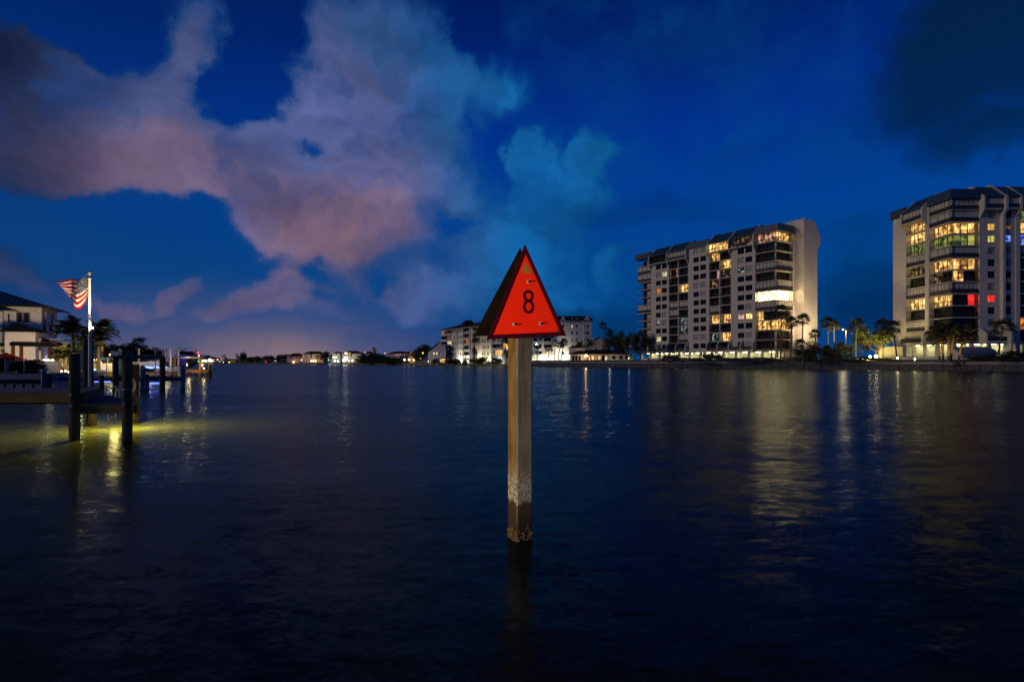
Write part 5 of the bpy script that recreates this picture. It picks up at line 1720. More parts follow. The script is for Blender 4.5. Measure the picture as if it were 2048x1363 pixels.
capped(87.5, 37.2, 737, .15, 'blue lit piling with conical cap in front of the bulkhead')
capped(285, 40, 732, .17, 'teal lit piling with flat cap between the wooden pier and the lift', mat('teal_post', (.05, .20, .24), .5, .4))
capped(365, 42, 731.5, .20, 'outermost blue piling with broad cap at the end of the lift', MATS['teal_post'])
capped(231, 38.8, 713, .18, 'thick dark piling carrying the inner end of the lift beam', WOOD_D, 'dark pilings of the empty boat lift', False)
capped(325, 39.6, 713, .18, 'thick dark piling carrying the outer end of the lift beam', WOOD_D, 'dark pilings of the empty boat lift', False)
capped(203, 37.0, 750, .14, 'short dark piling behind the flagpole', WOOD_D, 'dark pilings of the empty boat lift', False)
capped(293, 40.6, 748, .16, 'short dark piling close behind the teal piling', WOOD_D, 'dark pilings of the empty boat lift', False)
bl_ = thing('boat_lift', 'empty boat lift with dark blue steel beams above the water', 'boat lift', (0, 0, 0), 0)
a, b = P(226, 715.5, 38.8), P(328, 714.5, 39.6)
hgt = .075
MB().tube([a + Vector((0, 0, .07)), b + Vector((0, 0, .07))], .13, 4).build('top_beam', ALU_BLUE, bl_)
MB().tube([P(232, 719.3, 38.9), P(322, 719, 39.5)], .03, 6).build('drive_pipe', STEEL, bl_)
for px0, px1, y0, y1, Y0, Y1 in ((88, 232, 756.5, 757.5, 38.6, 38.8), (232, 366, 757.5, 757, 38.9, 42)):
    MB().tube([P(px0, y0, Y0), P(px1, y1, Y1)], .16, 4).build('cradle_beam', ALU_BLUE, bl_)
for px, Y in ((238, 39), (318, 39.5)):
    MB().tube([P(px, 717, Y), P(px, 757, Y)], .012, 4).build('cable', STEEL, bl_)
MB().box(-.25, .25, -.2, .2, 0, .3).build('motor', STEEL, bl_).location = P(232, 711, 38.8)
uw = [(205, 762.5, 41, .55, 'wide blue underwater dock light behind the flagpole piling'), (304, 755.5, 47, .5, 'long blue dock light under the lift'), (276, 761.5, 41, .16, 'small blue dock light beside the rope coil'), (309, 766, 40.5, .3, 'blue dock light on the water below the lift beam'), (359, 755, 45, .25, 'blue dock light next to the outermost piling')]
for i, (px, py, Y, hw, lab) in enumerate(uw):
    q = P(px, py, Y)
    t = thing('dock_light', lab, 'lamp', (q.x, q.y, max(.05, q.z)), 0, 'blue dock lights under the lifts')
    MB().box(-hw, hw, -.06, .06, -.05, .05).build('lens', glowm('blue_strip', (.12, .16, 1.0), 3.2), t)
    MB().box(-hw - .03, hw + .03, -.08, .08, .052, .09).build('housing', BLACKM, t)
for i, px in enumerate((294, 302, 311, 319, 330, 268)):
    q = P(px, (734, 735, 733, 734.5, 734, 735)[i], 62)
    o = MB().box(-(.30, .22, .12, .3, .2, .15)[i], (.30, .22, .12, .3, .2, .15)[i], -.05, .05, -.09, .09).build('deck_light', glowm('blue_white_strip', (.30, .42, 1.0), 2.2))
    o.location = q
    tag(o, ['blue-white deck light, first behind the teal piling', 'blue-white deck light, second behind the teal piling', 'short blue-white deck light under the lift beam', 'blue-white deck light beside the dark piling', 'blue-white deck light next to the outer dark piling', 'blue-white deck light beside the rope coil piling'][i], 'lamp', 'blue-white lights on the far docks')
# neighbouring docks behind the lift
nd = thing('dock', 'lamp-lit neighbour dock with low pilings seen through the boat lift', 'dock', (0, 0, 0), 0)
a, b = G(262, 62), G(346, 62)
pm2 = MB().box(a.x, b.x, -.12, .11, 0, .05).mesh('plank', PLANK)
for i in range(7):
    o = link('plank', pm2, nd)
    o.location = (0, 62 + i * .24, .74)
MB().box(a.x, b.x, 61.8, 61.87, .45, .73).build('fascia_board', MATS['lit_deck_wood'], nd)
for px in (265, 286, 305, 326, 344):
    q = G(px, 62.1)
    MB().tube([(q.x, q.y, -2), (q.x, q.y, .45)], .13, 8).build('piling', WOOD_D, nd)
lamp('POINT', G(300, 60.5, 1.9), 24, (.5, .5, 1), .1)
lamp('POINT', G(335, 62, 2.0), 30, (1, .7, .4), .1)
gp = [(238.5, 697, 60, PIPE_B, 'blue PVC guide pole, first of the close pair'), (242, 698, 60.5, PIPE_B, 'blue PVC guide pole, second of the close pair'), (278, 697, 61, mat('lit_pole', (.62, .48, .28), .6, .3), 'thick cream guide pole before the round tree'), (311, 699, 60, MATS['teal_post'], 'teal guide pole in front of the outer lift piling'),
      (330, 698, 61, MATS['lit_pole'], 'leaning cream guide pole beside the lift beam end'), (341, 697, 63, PVC, 'white guide pole, first of the pair next to the boat'), (343.5, 698, 63.4, PVC, 'white guide pole, second of the pair next to the boat')]
for i, (px, yt, Y, m_, lab) in enumerate(gp):
    b = G(px, Y, 0)
    zt_ = P(px, yt, Y).z
    o = MB().tube([(-.25 if i == 4 else 0, 0, -1), (.14 if i == 4 else 0, 0, zt_)], .10 if i in (2, 4) else .06, 8).build('guide_pole', m_)
    o.location = b
    tag(o, lab, 'pole', 'guide poles of the boat lifts')
lamp('POINT', G(278, 59.2, 1.2), 14, (1, .72, .36), .1)
lamp('POINT', G(331, 59.5, 1.2), 14, (1, .72, .36), .1)
# skiff covered on the neighbouring lift
motor_boat(G(255, 63, 1.5), 3.4, .1, 'small white skiff on the neighbouring lift beside the guide poles', GEL_W, False)
motor_boat(G(312, 64, 1.0), 2.6, .1, 'little pale dinghy on the neighbour dock with blue light on it', GEL_W, False)

# ---- cabin boat on its lift at the outer dock
od = thing('dock', 'outer wooden dock below the dark blue cabin boat, lit amber', 'dock', (0, 0, 0), 0)
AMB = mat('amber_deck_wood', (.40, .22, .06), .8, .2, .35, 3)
a, b = G(354, 72), G(420, 72)
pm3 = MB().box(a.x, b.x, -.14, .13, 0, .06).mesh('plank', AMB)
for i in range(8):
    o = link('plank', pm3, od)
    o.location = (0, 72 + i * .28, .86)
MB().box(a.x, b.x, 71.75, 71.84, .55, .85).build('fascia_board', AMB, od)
for px in (357, 375, 388, 401, 412, 419.5):
    q = G(px, 72)
    MB().tube([(q.x, q.y + .3, -2), (q.x, q.y + .3, .55)], .16, 8).build('piling', AMB, od)
for px, yt, m_, lab in ((349, 713, AMB, 'amber piling at the inner end of the boat lift frame'), (340, 716, AMB, 'amber piling in front of the white guide poles'), (401, 712, AMB, 'amber piling at the outer end of the boat lift frame'), (419, 728, WOOD_D, 'dark thick piling at the tip of the outer dock'), (356.5, 697, MATS['lit_pole'], 'cream guide pole before the cabin of the dark blue boat'), (392, 697, PVC, 'pale double guide pole behind the dark blue boat')):
    b = G(px, 71.4 if px != 392 else 76, 0)
    o = MB().tube([(0, 0, -2), (0, 0, P(px, yt, b.y).z)], .17 if m_ is not PVC and px != 356.5 else .12, 10).build('piling', m_)
    o.location = b
    tag(o, lab, 'piling', 'pilings of the outer dock')
lf2 = thing('boat_lift', 'pale steel lift frame over the dark blue cabin boat', 'boat lift', (0, 0, 0), 0)
MB().tube([P(348, 714.5, 71.3), P(402, 714.8, 71.3)], .11, 4).build('top_beam', mat('pale_lift_steel', (.42, .36, .36), .5, .4), lf2)
MB().tube([P(348, 714.5, 77), P(402, 714.8, 77)], .11, 4).build('top_beam', MATS['pale_lift_steel'], lf2)
for px in (351, 398):
    MB().tube([P(px, 714.7, 71.3), P(px, 714.7, 77)], .08, 4).build('cross_beam', MATS['pale_lift_steel'], lf2)
bt = thing('cabin_boat', 'dark blue cabin boat with hardtop and two tall antennas raised on a lift', 'boat', G(374, 72.6, 0), .56)
k_ = 73 / FPX
zz = lambda y: EYE + (HY - y) * k_
sec = [(0.0, .12, 712.2, 733), (.8, .9, 712.4, 735), (2.2, 1.45, 713, 736.5), (4.5, 1.6, 713.5, 737), (7.5, 1.55, 714, 737)]
vs, fs = [], []
for y, hw, yt, yb in sec:
    vs += [(-hw, y, zz(yt)), (-hw * .93, y, zz((yt + yb) / 2)), (-hw * .55, y, zz(yb - 2)), (0, y, zz(yb)), (hw * .55, y, zz(yb - 2)), (hw * .93, y, zz((yt + yb) / 2)), (hw, y, zz(yt))]
for i in range(4):
    for q in range(7):
        fs.append((i * 7 + q, i * 7 + (q + 1) % 7, (i + 1) * 7 + (q + 1) % 7, (i + 1) * 7 + q))
fs += [tuple(range(7)), tuple(range(34, 27, -1))]
MB().add(vs, fs).build('hull', HULL_D, bt)
MB().tube([(-.1, -.02, zz(713)), (-1.48, 2.2, zz(713.4)), (-1.62, 4.5, zz(714))], .05, 5).build('rub_rail', PVC, bt)
MB().tube([(.1, -.02, zz(713)), (1.48, 2.2, zz(713.4)), (1.62, 4.5, zz(714))], .05, 5).build('rub_rail', PVC, bt)
MB().add([(-1.25, 2.0, zz(712)), (1.25, 2.0, zz(712)), (1.0, 3.2, zz(708.4)), (-1.0, 3.2, zz(708.4)), (-1.3, 6, zz(712)), (1.3, 6, zz(712)), (1.1, 6, zz(708.5)), (-1.1, 6, zz(708.5))],
         [(0, 1, 2, 3), (3, 2, 6, 7), (1, 5, 6, 2), (0, 3, 7, 4)]).build('foredeck', mat('blue_boat_cover', (.03, .17, .36), .5, .4), bt)
MB().add([(-1.0, 3.2, zz(708.4)), (1.0, 3.2, zz(708.4)), (.92, 3.7, zz(702.6)), (-.92, 3.7, zz(702.6)), (-1.0, 5.6, zz(708.4)), (1.0, 5.6, zz(708.4)), (.92, 5.6, zz(702.6)), (-.92, 5.6, zz(702.6))],
         [(0, 1, 2, 3), (1, 5, 6, 2), (0, 3, 7, 4), (4, 7, 6, 5)]).build('windshield', GLASS, bt)
MB().slab([(-1.25, 2.9), (1.25, 2.9), (1.15, 6.2), (-1.15, 6.2)], zz(702.4), zz(700.9)).build('hardtop', GEL_W, bt)
MB().box(-.85, .85, 4.4, 4.6, zz(694.9), zz(694.0)).build('radar_arch', GEL_W, bt)
MB().tube([(0, 4.5, zz(700.9)), (0, 4.5, zz(694.5))], .09, 6).build('mast', GEL_W, bt)
MB().ball((-.4, 4.0, zz(699.7)), .22, 8, 6, .6).build('radar_dome', GEL_W, bt)
for s in (-1, 1):
    MB().tube([(s * .80, 4.5, zz(694)), (s * .80, 4.5, zz(675.5))], .022, 5, .012).build('antenna', PVC, bt)
    MB().tube([(s * 1.05, 3.4, zz(708)), (s * .95, 3.6, zz(702))], .04, 5).build('hardtop_post', GEL_W, bt)
bw = MB().box(-.35, .35, -.05, .05, -.85, .85).build('blue_drum', mat('blue_plastic', (.03, .04, .45), .4, .4))
bw.location = P(366, 722.5, 72.0)
tag(bw, 'saturated blue tarpaulin panel hanging beside the bow of the dark blue boat', 'tarpaulin')
bw.name = 'tarpaulin'
for i, (px, py, Y, m_, s, lab) in enumerate(((396, 705.5, 75, G_RED, .10, 'red navigation light beside the pale guide pole'), (396.8, 722, 74, G_GREEN, .06, 'green light beside the outer guide pole'), (403, 730, 72.5, G_WARM, .17, 'round yellow lamp on the outer piling'), (408, 736, 73, G_WARM, .09, 'low pale lamp near the tip of the outer dock'), (398, 711, 74, G_WARM, .06, 'tiny white lamp on the lift frame end'))):
    t = thing('dock_lamp', lab, 'lamp', P(px, py, Y), 0, 'lamps on the outer dock')
    MB().ball((0, 0, 0), s, 8, 6).build('globe', m_, t)
    MB().tube([(0, 0, -s - .3), (0, 0, -s * .8)], .03, 5).build('bracket', BLACKM, t)
lamp('POINT', P(378, 730, 70.6), 55, (1, .62, .25), .1)
lamp('POINT', P(408, 728, 71), 30, (1, .65, .28), .1)
lamp('POINT', P(364, 722, 70.8), 12, (.3, .35, 1), .1)
lamp('POINT', P(374, 712, 71.0), 14, (1, .85, .75), .1)

# ------------------------------------------------------------------ flagpole
FY = 34.0
fp_ = thing('flagpole', 'white flagpole lit from below beside the dark piling', 'flagpole', G(179.5, FY, .7), 0)
tz = lambda y: P(0, y, FY).z - .7
MB().tube([(0, 0, -.6), (0, 0, tz(655)), (0, 0, tz(546))], .085, 12, .055).build('pole', mat('flagpole_paint', (.78, .76, .72), .4, .5, .05, 2), fp_, True)
MB().ball((0, 0, tz(544.5)), .10, 10, 8).build('finial', mat('gold_finial', (.7, .6, .35), .3, .5), fp_, True)
MB().ball((0, 0, tz(556.8)), .11, 10, 8, .8).build('truck', GEL_W, fp_)
MB().box(-.22, 0, -.03, .03, tz(550), tz(549)).build('pulley_arm', GEL_W, fp_)
MB().tube([(.10, 0, -.6), (.12, 0, tz(655))], .012, 4).build('halyard', PVC, fp_)
pp = thing('piling', 'dark wooden piling beside the foot of the flagpole', 'piling', G(173.5, FY + .4, 0), 0)
MB().tube([(0, 0, -2.5), (0, 0, P(0, 677, FY + .4).z)], .20, 12).build('post', WOOD_D, pp)
MB().box(.12, .34, -.05, .05, 1.9, 2.0).build('bracket', STEEL, pp)
fb_ = thing('spotlight_post', 'dark pole with a small spotlight that lights the flag', 'lamp post', G(184.5, FY - .1, 0), 0)
MB().tube([(0, 0, -2), (0, 0, P(0, 664, FY).z)], .06, 8).build('post', BLACKM, fb_)
MB().tube([(0, 0, P(0, 664, FY).z), (-.02, 0, P(0, 657.5, FY).z)], .07, 8, .10).build('spotlight', STEEL, fb_)
MB().ball((-.02, 0, P(0, 657, FY).z), .08, 8, 6).build('lens', glowm('flag_lens', (1, .8, .5), 220), fb_)
lamp('SPOT', P(183.4, 656, FY - .12), 120, (1, .76, .42), .04, P(177.5, 560, FY), 34, .8)
lamp('SPOT', P(176, 655, FY - .9), 900, (1, .76, .42), .05, P(158, 580, FY), 46, .8)


def flag_material():
    m = bpy.data.materials.new('flag_cloth')
    m.use_nodes = True
    n = NT(m.node_tree)
    t = n.node('ShaderNodeUVMap')
    sx = n.node('ShaderNodeSeparateXYZ')
    n.put(sx.inputs[0], t.outputs[0])
    u, v = sx.outputs[0], sx.outputs[1]
    stripe = n.m('MODULO', n.m('FLOOR', n.m('MULTIPLY', v, 12.999)), 2.0)       # red on even rows, top and bottom
    col = n.mix(stripe, (.45, .012, .018, 1), (.80, .78, .74, 1))
    canton = n.m('MULTIPLY', n.m('LESS_THAN', u, .40), n.m('GREATER_THAN', v, 6 / 13))
    cu, cv = n.m('MULTIPLY', u, 1 / .40), n.m('MULTIPLY', n.m('SUBTRACT', v, 6 / 13), 13 / 7)
    star = None
    for off, nx, ny in ((0.0, 6, 5), (.5, 6, 5)):
        fx = n.m('SUBTRACT', n.m('FRACT', n.m('ADD', n.m('MULTIPLY', cu, nx), off)), .5)
        fy = n.m('SUBTRACT', n.m('FRACT', n.m('ADD', n.m('MULTIPLY', cv, ny), off)), .5)
        d = n.m('ADD', n.m('MULTIPLY', fx, fx), n.m('MULTIPLY', fy, fy))
        s = n.m('LESS_THAN', d, .045)
        star = s if star is None else n.m('MAXIMUM', star, s)
    col = n.mix(canton, col, n.mix(star, (.015, .03, .12, 1), (.80, .80, .80, 1)))
    d1 = n.node('ShaderNodeBsdfDiffuse')
    d2 = n.node('ShaderNodeBsdfTranslucent')
    n.put(d1.inputs[0], col)
    n.put(d2.inputs[0], col)
    mx = n.node('ShaderNodeMixShader')
    mx.inputs[0].default_value = .4
    n.put(mx.inputs[1], d1.outputs[0])
    n.put(mx.inputs[2], d2.outputs[0])
    o = n.node('ShaderNodeOutputMaterial')
    n.put(o.inputs[0], mx.outputs[0])
    return m


NU, NV = 44, 26
fv, ff, fuv = [], [], []
hoist, fly = 1.06, 1.85
for j in range(NV + 1):
    v = j / NV
    for i in range(NU + 1):
        u = i / NU
        lift = (1 - v)
        x = -fly * u * (1 - .22 * lift * u) * (.93 + .07 * v) + .20 * u * lift
        y = .16 * math.sin(u * 9.0 + v * 2.2) * u ** .6 + .10 * math.sin(u * 17 - v * 5) * u * lift
        droop = lift ** 1.3 * .80 * math.sin(math.pi * min(1, u * 1.06)) ** 1.1
        z = hoist * v - droop - .10 * u * u - .35 * (v ** 2) * max(0, u - .15) * .35 + .05 * math.sin(u * 11 + v)
        fv.append((x, y, z))
        fuv.append((u, v))
for j in range(NV):
    for i in range(NU):
        a = j * (NU + 1) + i
        ff.append((a, a + 1, a + NU + 2, a + NU + 1))
me = bpy.data.meshes.new('flag')
me.from_pydata(fv, [], ff)
uvl = me.uv_layers.new(name='uv')
for lp_ in me.loops:
    uvl.data[lp_.index].uv = fuv[lp_.vertex_index]
me.polygons.foreach_set('use_smooth', [True] * len(me.polygons))
me.materials.append(flag_material())
fg = link('flag', me)
fg.location = P(179, 591, FY) + Vector((-.03, 0, 0))
tag(fg, 'wind-blown stars and stripes flag lit from below on the white flagpole', 'flag')

# ------------------------------------------------------------------ wooden pier in front
pr = thing('pier', 'weathered wooden pier deck with yellow-brown fascia beside the tall pilings', 'pier', (0, 0, 0), 0)
SK = Vector((-1.28, 2.45, 0))                      # the pier's cross direction
pk = MB()
pk.add([(-.068, 0, 1.14), (.068, 0, 1.14), (.068 + SK.x, SK.y, 1.14), (-.068 + SK.x, SK.y, 1.14), (-.068, 0, 1.185), (.068, 0, 1.185), (.068 + SK.x, SK.y, 1.185), (-.068 + SK.x, SK.y, 1.185)],
       [(0, 3, 2, 1), (4, 5, 6, 7), (0, 1, 5, 4), (1, 2, 6, 5), (2, 3, 7, 6), (3, 0, 4, 7)])
pk = pk.mesh('plank', PLANK)
for i in range(126):
    o = link('plank', pk, pr)
    o.location = (-11.36 - i * .142, 14.93 + random.uniform(-.008, .008), random.uniform(-.005, .005))
for i in range(4):
    MB().box(-11.27 - (i + 1) * 4.6 + .012, -11.27 - i * 4.6, 14.85, 14.925, .93, 1.165).build('fascia_board', FASCIA_W, pr)
fe = (Vector((-11.25, 14.93, 0)), SK.normalized(), Vector((-SK.normalized().y, SK.normalized().x, 0)))
MB().fbox(fe, .0, SK.length, -.02, .05, .93, 1.136).build('fascia_board', FASCIA_W, pr)
MB().box(-31, -12.6, 17.4, 17.48, .93, 1.136).build('fascia_board', FASCIA_W, pr)
MB().box(-30, -12.2, 15.9, 16.1, .80, 1.13).build('joist', WOOD_D, pr)
for x in (-17.5, -22.5, -27.5):
    for y in (15.2, 17.0):
        MB().tube([(x, y, -3), (x, y, 1.1)], .14, 10).build('piling', WOOD_D, pr)
lpf = thing('landing_stage', 'lower wooden landing stage between the tall pilings', 'pier', (0, 0, 0), 0)
LS = Vector((-2.05, 3.0, 0))
lo_, ln_ = Vector((-9.72, 14.62, 0)), LS.length
lu = LS.normalized()
fl_ = (lo_, lu, Vector((-lu.y, lu.x, 0)))
n_pl = 23
pk2 = MB().box(-1.52, 0, 0, .128, .84, .885).mesh('plank', PLANK)
for i in range(n_pl):
    o = link('plank', pk2, lpf)
    o.location = lo_ + LS * (i / n_pl) + Vector((random.uniform(-.006, .006), 0, random.uniform(-.004, .004)))


def skew(x0, x1, y0, z0, z1, L=LS):
    """a timber that follows the slanting side of the stage"""
    o_ = lo_ + Vector((0, y0, 0))
    vs_ = []
    for z in (z0, z1):
        for x, q in ((x0, 0), (x1, 0), (x1, 1), (x0, 1)):
            p = o_ + L * q + Vector((x, 0, z))
            vs_.append(p)
    return MB().add(vs_, [(0, 3, 2, 1), (4, 5, 6, 7), (0, 1, 5, 4), (1, 2, 6, 5), (2, 3, 7, 6), (3, 0, 4, 7)])


MB().box(-11.24, -9.66, 14.53, 14.61, .66, .882).build('fascia_board', FASCIA_W, lpf)
skew(.005, .09, .0, .66, .885).build('fascia_board', FASCIA_W, lpf)
skew(-1.50, -1.40, .02, .56, .838).build('joist', FASCIA_W, lpf)
skew(-.75, -.67, .02, .64, .838).build('joist', WOOD_D, lpf)
MB().box(-13.2, -11.79, 17.75, 17.83, .66, .838).build('fascia_board', FASCIA_W, lpf)
MB().box(-12.15, -11.45, 15.5, 16.3, .888, 1.03).build('step', PLANK, lpf)
tall = [(149, 14.45, 707, .118, .128, 'tall dark piling with two bright bolts at the corner of the wooden pier'), (254.5, 14.35, 718, .112, .118, 'tall dark piling with a metal strap at the outer corner of the landing stage'),
        (182.5, 17.6, 792, .135, .145, 'short piling under the landing stage lit yellow from the water'), (269, 18.25, 728, .135, .145, 'piling with a coiled rope behind the outer corner of the landing stage')]
for i, (px, Y, yt, r0, r1, lab) in enumerate(tall):
    b = G(px, Y, 0)
    zt_ = P(px, yt, Y).z
    t = thing('piling', lab, 'piling', b, 0, 'pilings of the wooden pier')
    mb = MB()
    pts = [(random.uniform(-.006, .006), random.uniform(-.006, .006), -3 + (zt_ + 3) * q / 10) for q in range(11)]
    mb.tube(pts, r1, 16, r0)
    mb.build('post', WOOD_D, t)
    if i in (2, 3):
        rnd = random.Random(i)
        bn = MB()
        for q in range(60):
            a = rnd.uniform(0, 6.28)
            rr = r1 * .97
            bn.ball((rr * math.cos(a), rr * math.sin(a), rnd.uniform(-.05, .22)), rnd.uniform(.014, .032), 5, 4)
        tag(bn.build('barnacles', mat('barnacle', (.20, .15, .08), .9, .2, .5, 20), t), kind='stuff')
    if i < 2:
        for zq in ((790, 812) if i == 0 else (808,)):
            bo = MB().tube([(0, -r0 - .03, P(0, zq, Y - .13).z), (0, -r0 + .02, P(0, zq, Y - .13).z)], .022, 8).build('bolt', STEEL, t)
            MB().tube([(0, -r0 - .012, P(0, zq, Y - .13).z), (0, -r0 - .002, P(0, zq, Y - .13).z)], .036, 10).build('washer', STEEL, bo)
    if i == 1:
        MB().tube([(0, 0, P(0, 779.2, Y).z), (0, 0, P(0, 777.8, Y).z)], r0 * 1.12, 14).build('strap', STEEL, t)
        MB().tube([(0, 0, zt_ - .03), (0, 0, zt_ + .06)], r0 * 1.18, 14, r0 * .5).build('cap', BLACKM, t)
rope = MB()
for q in range(6):
    rr = .055 + .011 * q
    rope.tube([(rr * math.cos(2 * math.pi * s / 16), -.02 * (q % 2), 2.1 * rr * math.sin(2 * math.pi * s / 16)) for s in range(17)], .011, 5, caps=False)
ro = rope.build('rope_coil', mat('pale_rope', (.50, .50, .48), .9, .1, .3, 30))
ro.location = P(265, 770, 18.05)
tag(ro, 'pale oval coil of rope hung on the rear piling', 'rope')
la = thing('ladder', 'bent steel ladder handrail at the back of the landing stage', 'ladder', G(228, 18.05, .5), 0)
k_ = 18.05 / FPX
for yy in (0, .35):
    MB().tube([(-12 * k_, yy, -.8), (-12 * k_, yy, .42), (-10 * k_, yy, .62), (-4 * k_, yy, .70), (4 * k_, yy, .70), (9 * k_, yy, .62), (11 * k_, yy, .40), (11 * k_, yy, .2)], .02, 8).build('rail', STEEL, la)
for z in (-.6, -.3, 0):
    MB().tube([(-12 * k_, 0, z), (-12 * k_, .35, z)], .016, 6).build('rung', STEEL, la)
cl = thing('cleat', 'steel mooring cleat on the pier corner above the landing stage', 'cleat', (-12.3, 16.6, 1.19), .3)
MB().tube([(-.13, 0, .06), (.13, 0, .06)], .018, 6).build('horn', STEEL, cl)
MB().box(-.05, .05, -.02, .02, 0, .05).build('base', STEEL, cl)
# light slung under the landing stage, and its submerged twin that makes the water glow
ul = thing('underwater_light', 'submerged yellow dock light glowing under the landing stage', 'lamp', (-11.5, 16.7, -1.9), 0)
MB().ball((0, 0, 0), .12, 8, 6).build('lens', glowm('dock_flood', (1, .85, .3), 12), ul)
MB().tube([(0, 0, -2.6), (0, 0, -.1)], .03, 6).build('stem', BLACKM, ul)
lamp('POINT', (-11.5, 16.7, -1.25), 340, (1, .82, .24), .15)
lamp('POINT', (-11.2, 16.9, -.6), 60, (1, .80, .25), .1)
lamp('POINT', (-12.05, 17.25, .36), 13, (1, .70, .20), .12)

# ------------------------------------------------------------------ channel marker
th_ = R(31.5)
tv = Vector((math.cos(th_), math.sin(th_), 0))
nv = Vector((math.sin(th_), -math.cos(th_), 0))
K = Vector((.055, 6.30, 0))
S = .205
mk = thing('channel_marker', 'red triangular channel marker numbered 8 on a square concrete pile', 'channel marker', (0, 0, 0), 0)


def pile_material():
    m = bpy.data.materials.new('stained_concrete_pile')
    m.use_nodes = True
    n = NT(m.node_tree)
    g = n.node('ShaderNodeNewGeometry')
    pos = g.outputs['Position']
    sp = n.node('ShaderNodeSeparateXYZ')
    n.put(sp.inputs[0], pos)
    z = sp.outputs[2]
    f1 = n.noise(n.vm('MULTIPLY', pos, (9, 9, 2.2)), 1.0, 5, .65)
    f2 = n.noise(pos, 34.0, 4, .6)
    col = n.mix(n.mr(f1, .3, .7, 0, 1), (.043, .050, .057, 1), (.088, .102, .116, 1))  # grey tinted blue, cool sky light put into the colour
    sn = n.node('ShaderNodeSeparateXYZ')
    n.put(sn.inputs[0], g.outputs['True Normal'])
    lamp_side = n.mr(n.m('ADD', sn.outputs[0], n.m('MULTIPLY', n.m('SUBTRACT', f1, .5), .6)), -.35, -.75, 0, 1)      # lamp-lit west face: warm light put into its stained brown colour
    col = n.mix(lamp_side, col, n.mix(n.mr(f1, .3, .7, 0, 1), (.038, .027, .009, 1), (.088, .062, .022, 1)))
    specks = n.mr(n.noise(pos, 95.0, 2, .5), .66, .72, 0, 1)
    col = n.mix(n.m('MULTIPLY', specks, .7), col, (.30, .28, .24, 1))
    zn = n.m('ADD', z, n.m('MULTIPLY', n.m('SUBTRACT', n.noise(n.vm('MULTIPLY', pos, (14, 14, 5)), 1.0, 4, .6), .5), .22))
    salt = n.m('MULTIPLY', n.mr(zn, .36, .48, 0, 1), n.mr(zn, .95, .50, 0, 1))
    col = n.mix(n.m('MULTIPLY', salt, n.mr(f2, .42, .62, .15, .9)), col, (.20, .24, .28, 1))
    wet = n.mr(zn, .40, .46, 1, 0)
    col = n.mix(n.m('MULTIPLY', wet, .88), col, (.022, .018, .012, 1))
    algae = n.m('MULTIPLY', n.mr(zn, .16, .10, 0, 1), n.mr(f2, .45, .6, 0, 1))
    col = n.mix(algae, col, (.13, .095, .025, 1))
    b = n.node('ShaderNodeBsdfPrincipled')
    n.put(b.inputs['Base Color'], col)
    n.put(b.inputs['Roughness'], n.mr(wet, 0, 1, .85, .42))
    b.inputs['Specular IOR Level'].default_value = .3
    bn = n.node('ShaderNodeBump')
    bn.inputs['Strength'].default_value = .55
    bn.inputs['Distance'].default_value = .006
    n.put(bn.inputs['Height'], n.m('ADD', f2, f1))
    n.put(b.inputs['Normal'], bn.outputs[0])
    o = n.node('ShaderNodeOutputMaterial')
    n.put(o.inputs[0], b.outputs[0])
    return m


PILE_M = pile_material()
mb = MB()
cbev = .014
lev = [-3.0 + i * .15 for i in range(38)]
rnd = random.Random(4)
cen = K + tv * S / 2 - nv * S / 2
prof = []
hS = S / 2
for sx, sy in ((-1, -1), (1, -1), (1, 1), (-1, 1)):
    for c in (0, 1):
        if (sx * sy > 0) == (c == 0):
            prof.append((sx * hS, sy * (hS - cbev)))
        else:
            prof.append((sx * (hS - cbev), sy * hS))
vs = []
for z in lev:
    for a, d in prof:
        p = cen + tv * a - nv * d
        vs.append((p.x + rnd.uniform(-.0012, .0012), p.y + rnd.uniform(-.0012, .0012), z))
fs = []
for i in range(len(lev) - 1):
    for q in range(8):
        fs.append((i * 8 + q, i * 8 + (q + 1) % 8, (i + 1) * 8 + (q + 1) % 8, (i + 1) * 8 + q))
fs.append(tuple((len(lev) - 1) * 8 + q for q in range(8)))
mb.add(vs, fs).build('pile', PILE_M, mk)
bn = MB()
for q in range(320):
    side_ = rnd.randrange(4)
    a = rnd.uniform(-hS, hS)
    pz = rnd.gauss(.0, .045)
    d = [(a, -hS), (a, hS), (-hS, a), (hS, a)][side_]
    p = cen + tv * d[0] - nv * d[1]
    bn.ball((p.x, p.y, pz), rnd.uniform(.006, .017), 5, 4, rnd.uniform(.6, 1.3))
tag(bn.build('barnacles', mat('dark_barnacle', (.07, .055, .03), .5, .4, .5, 40), mk), kind='stuff')


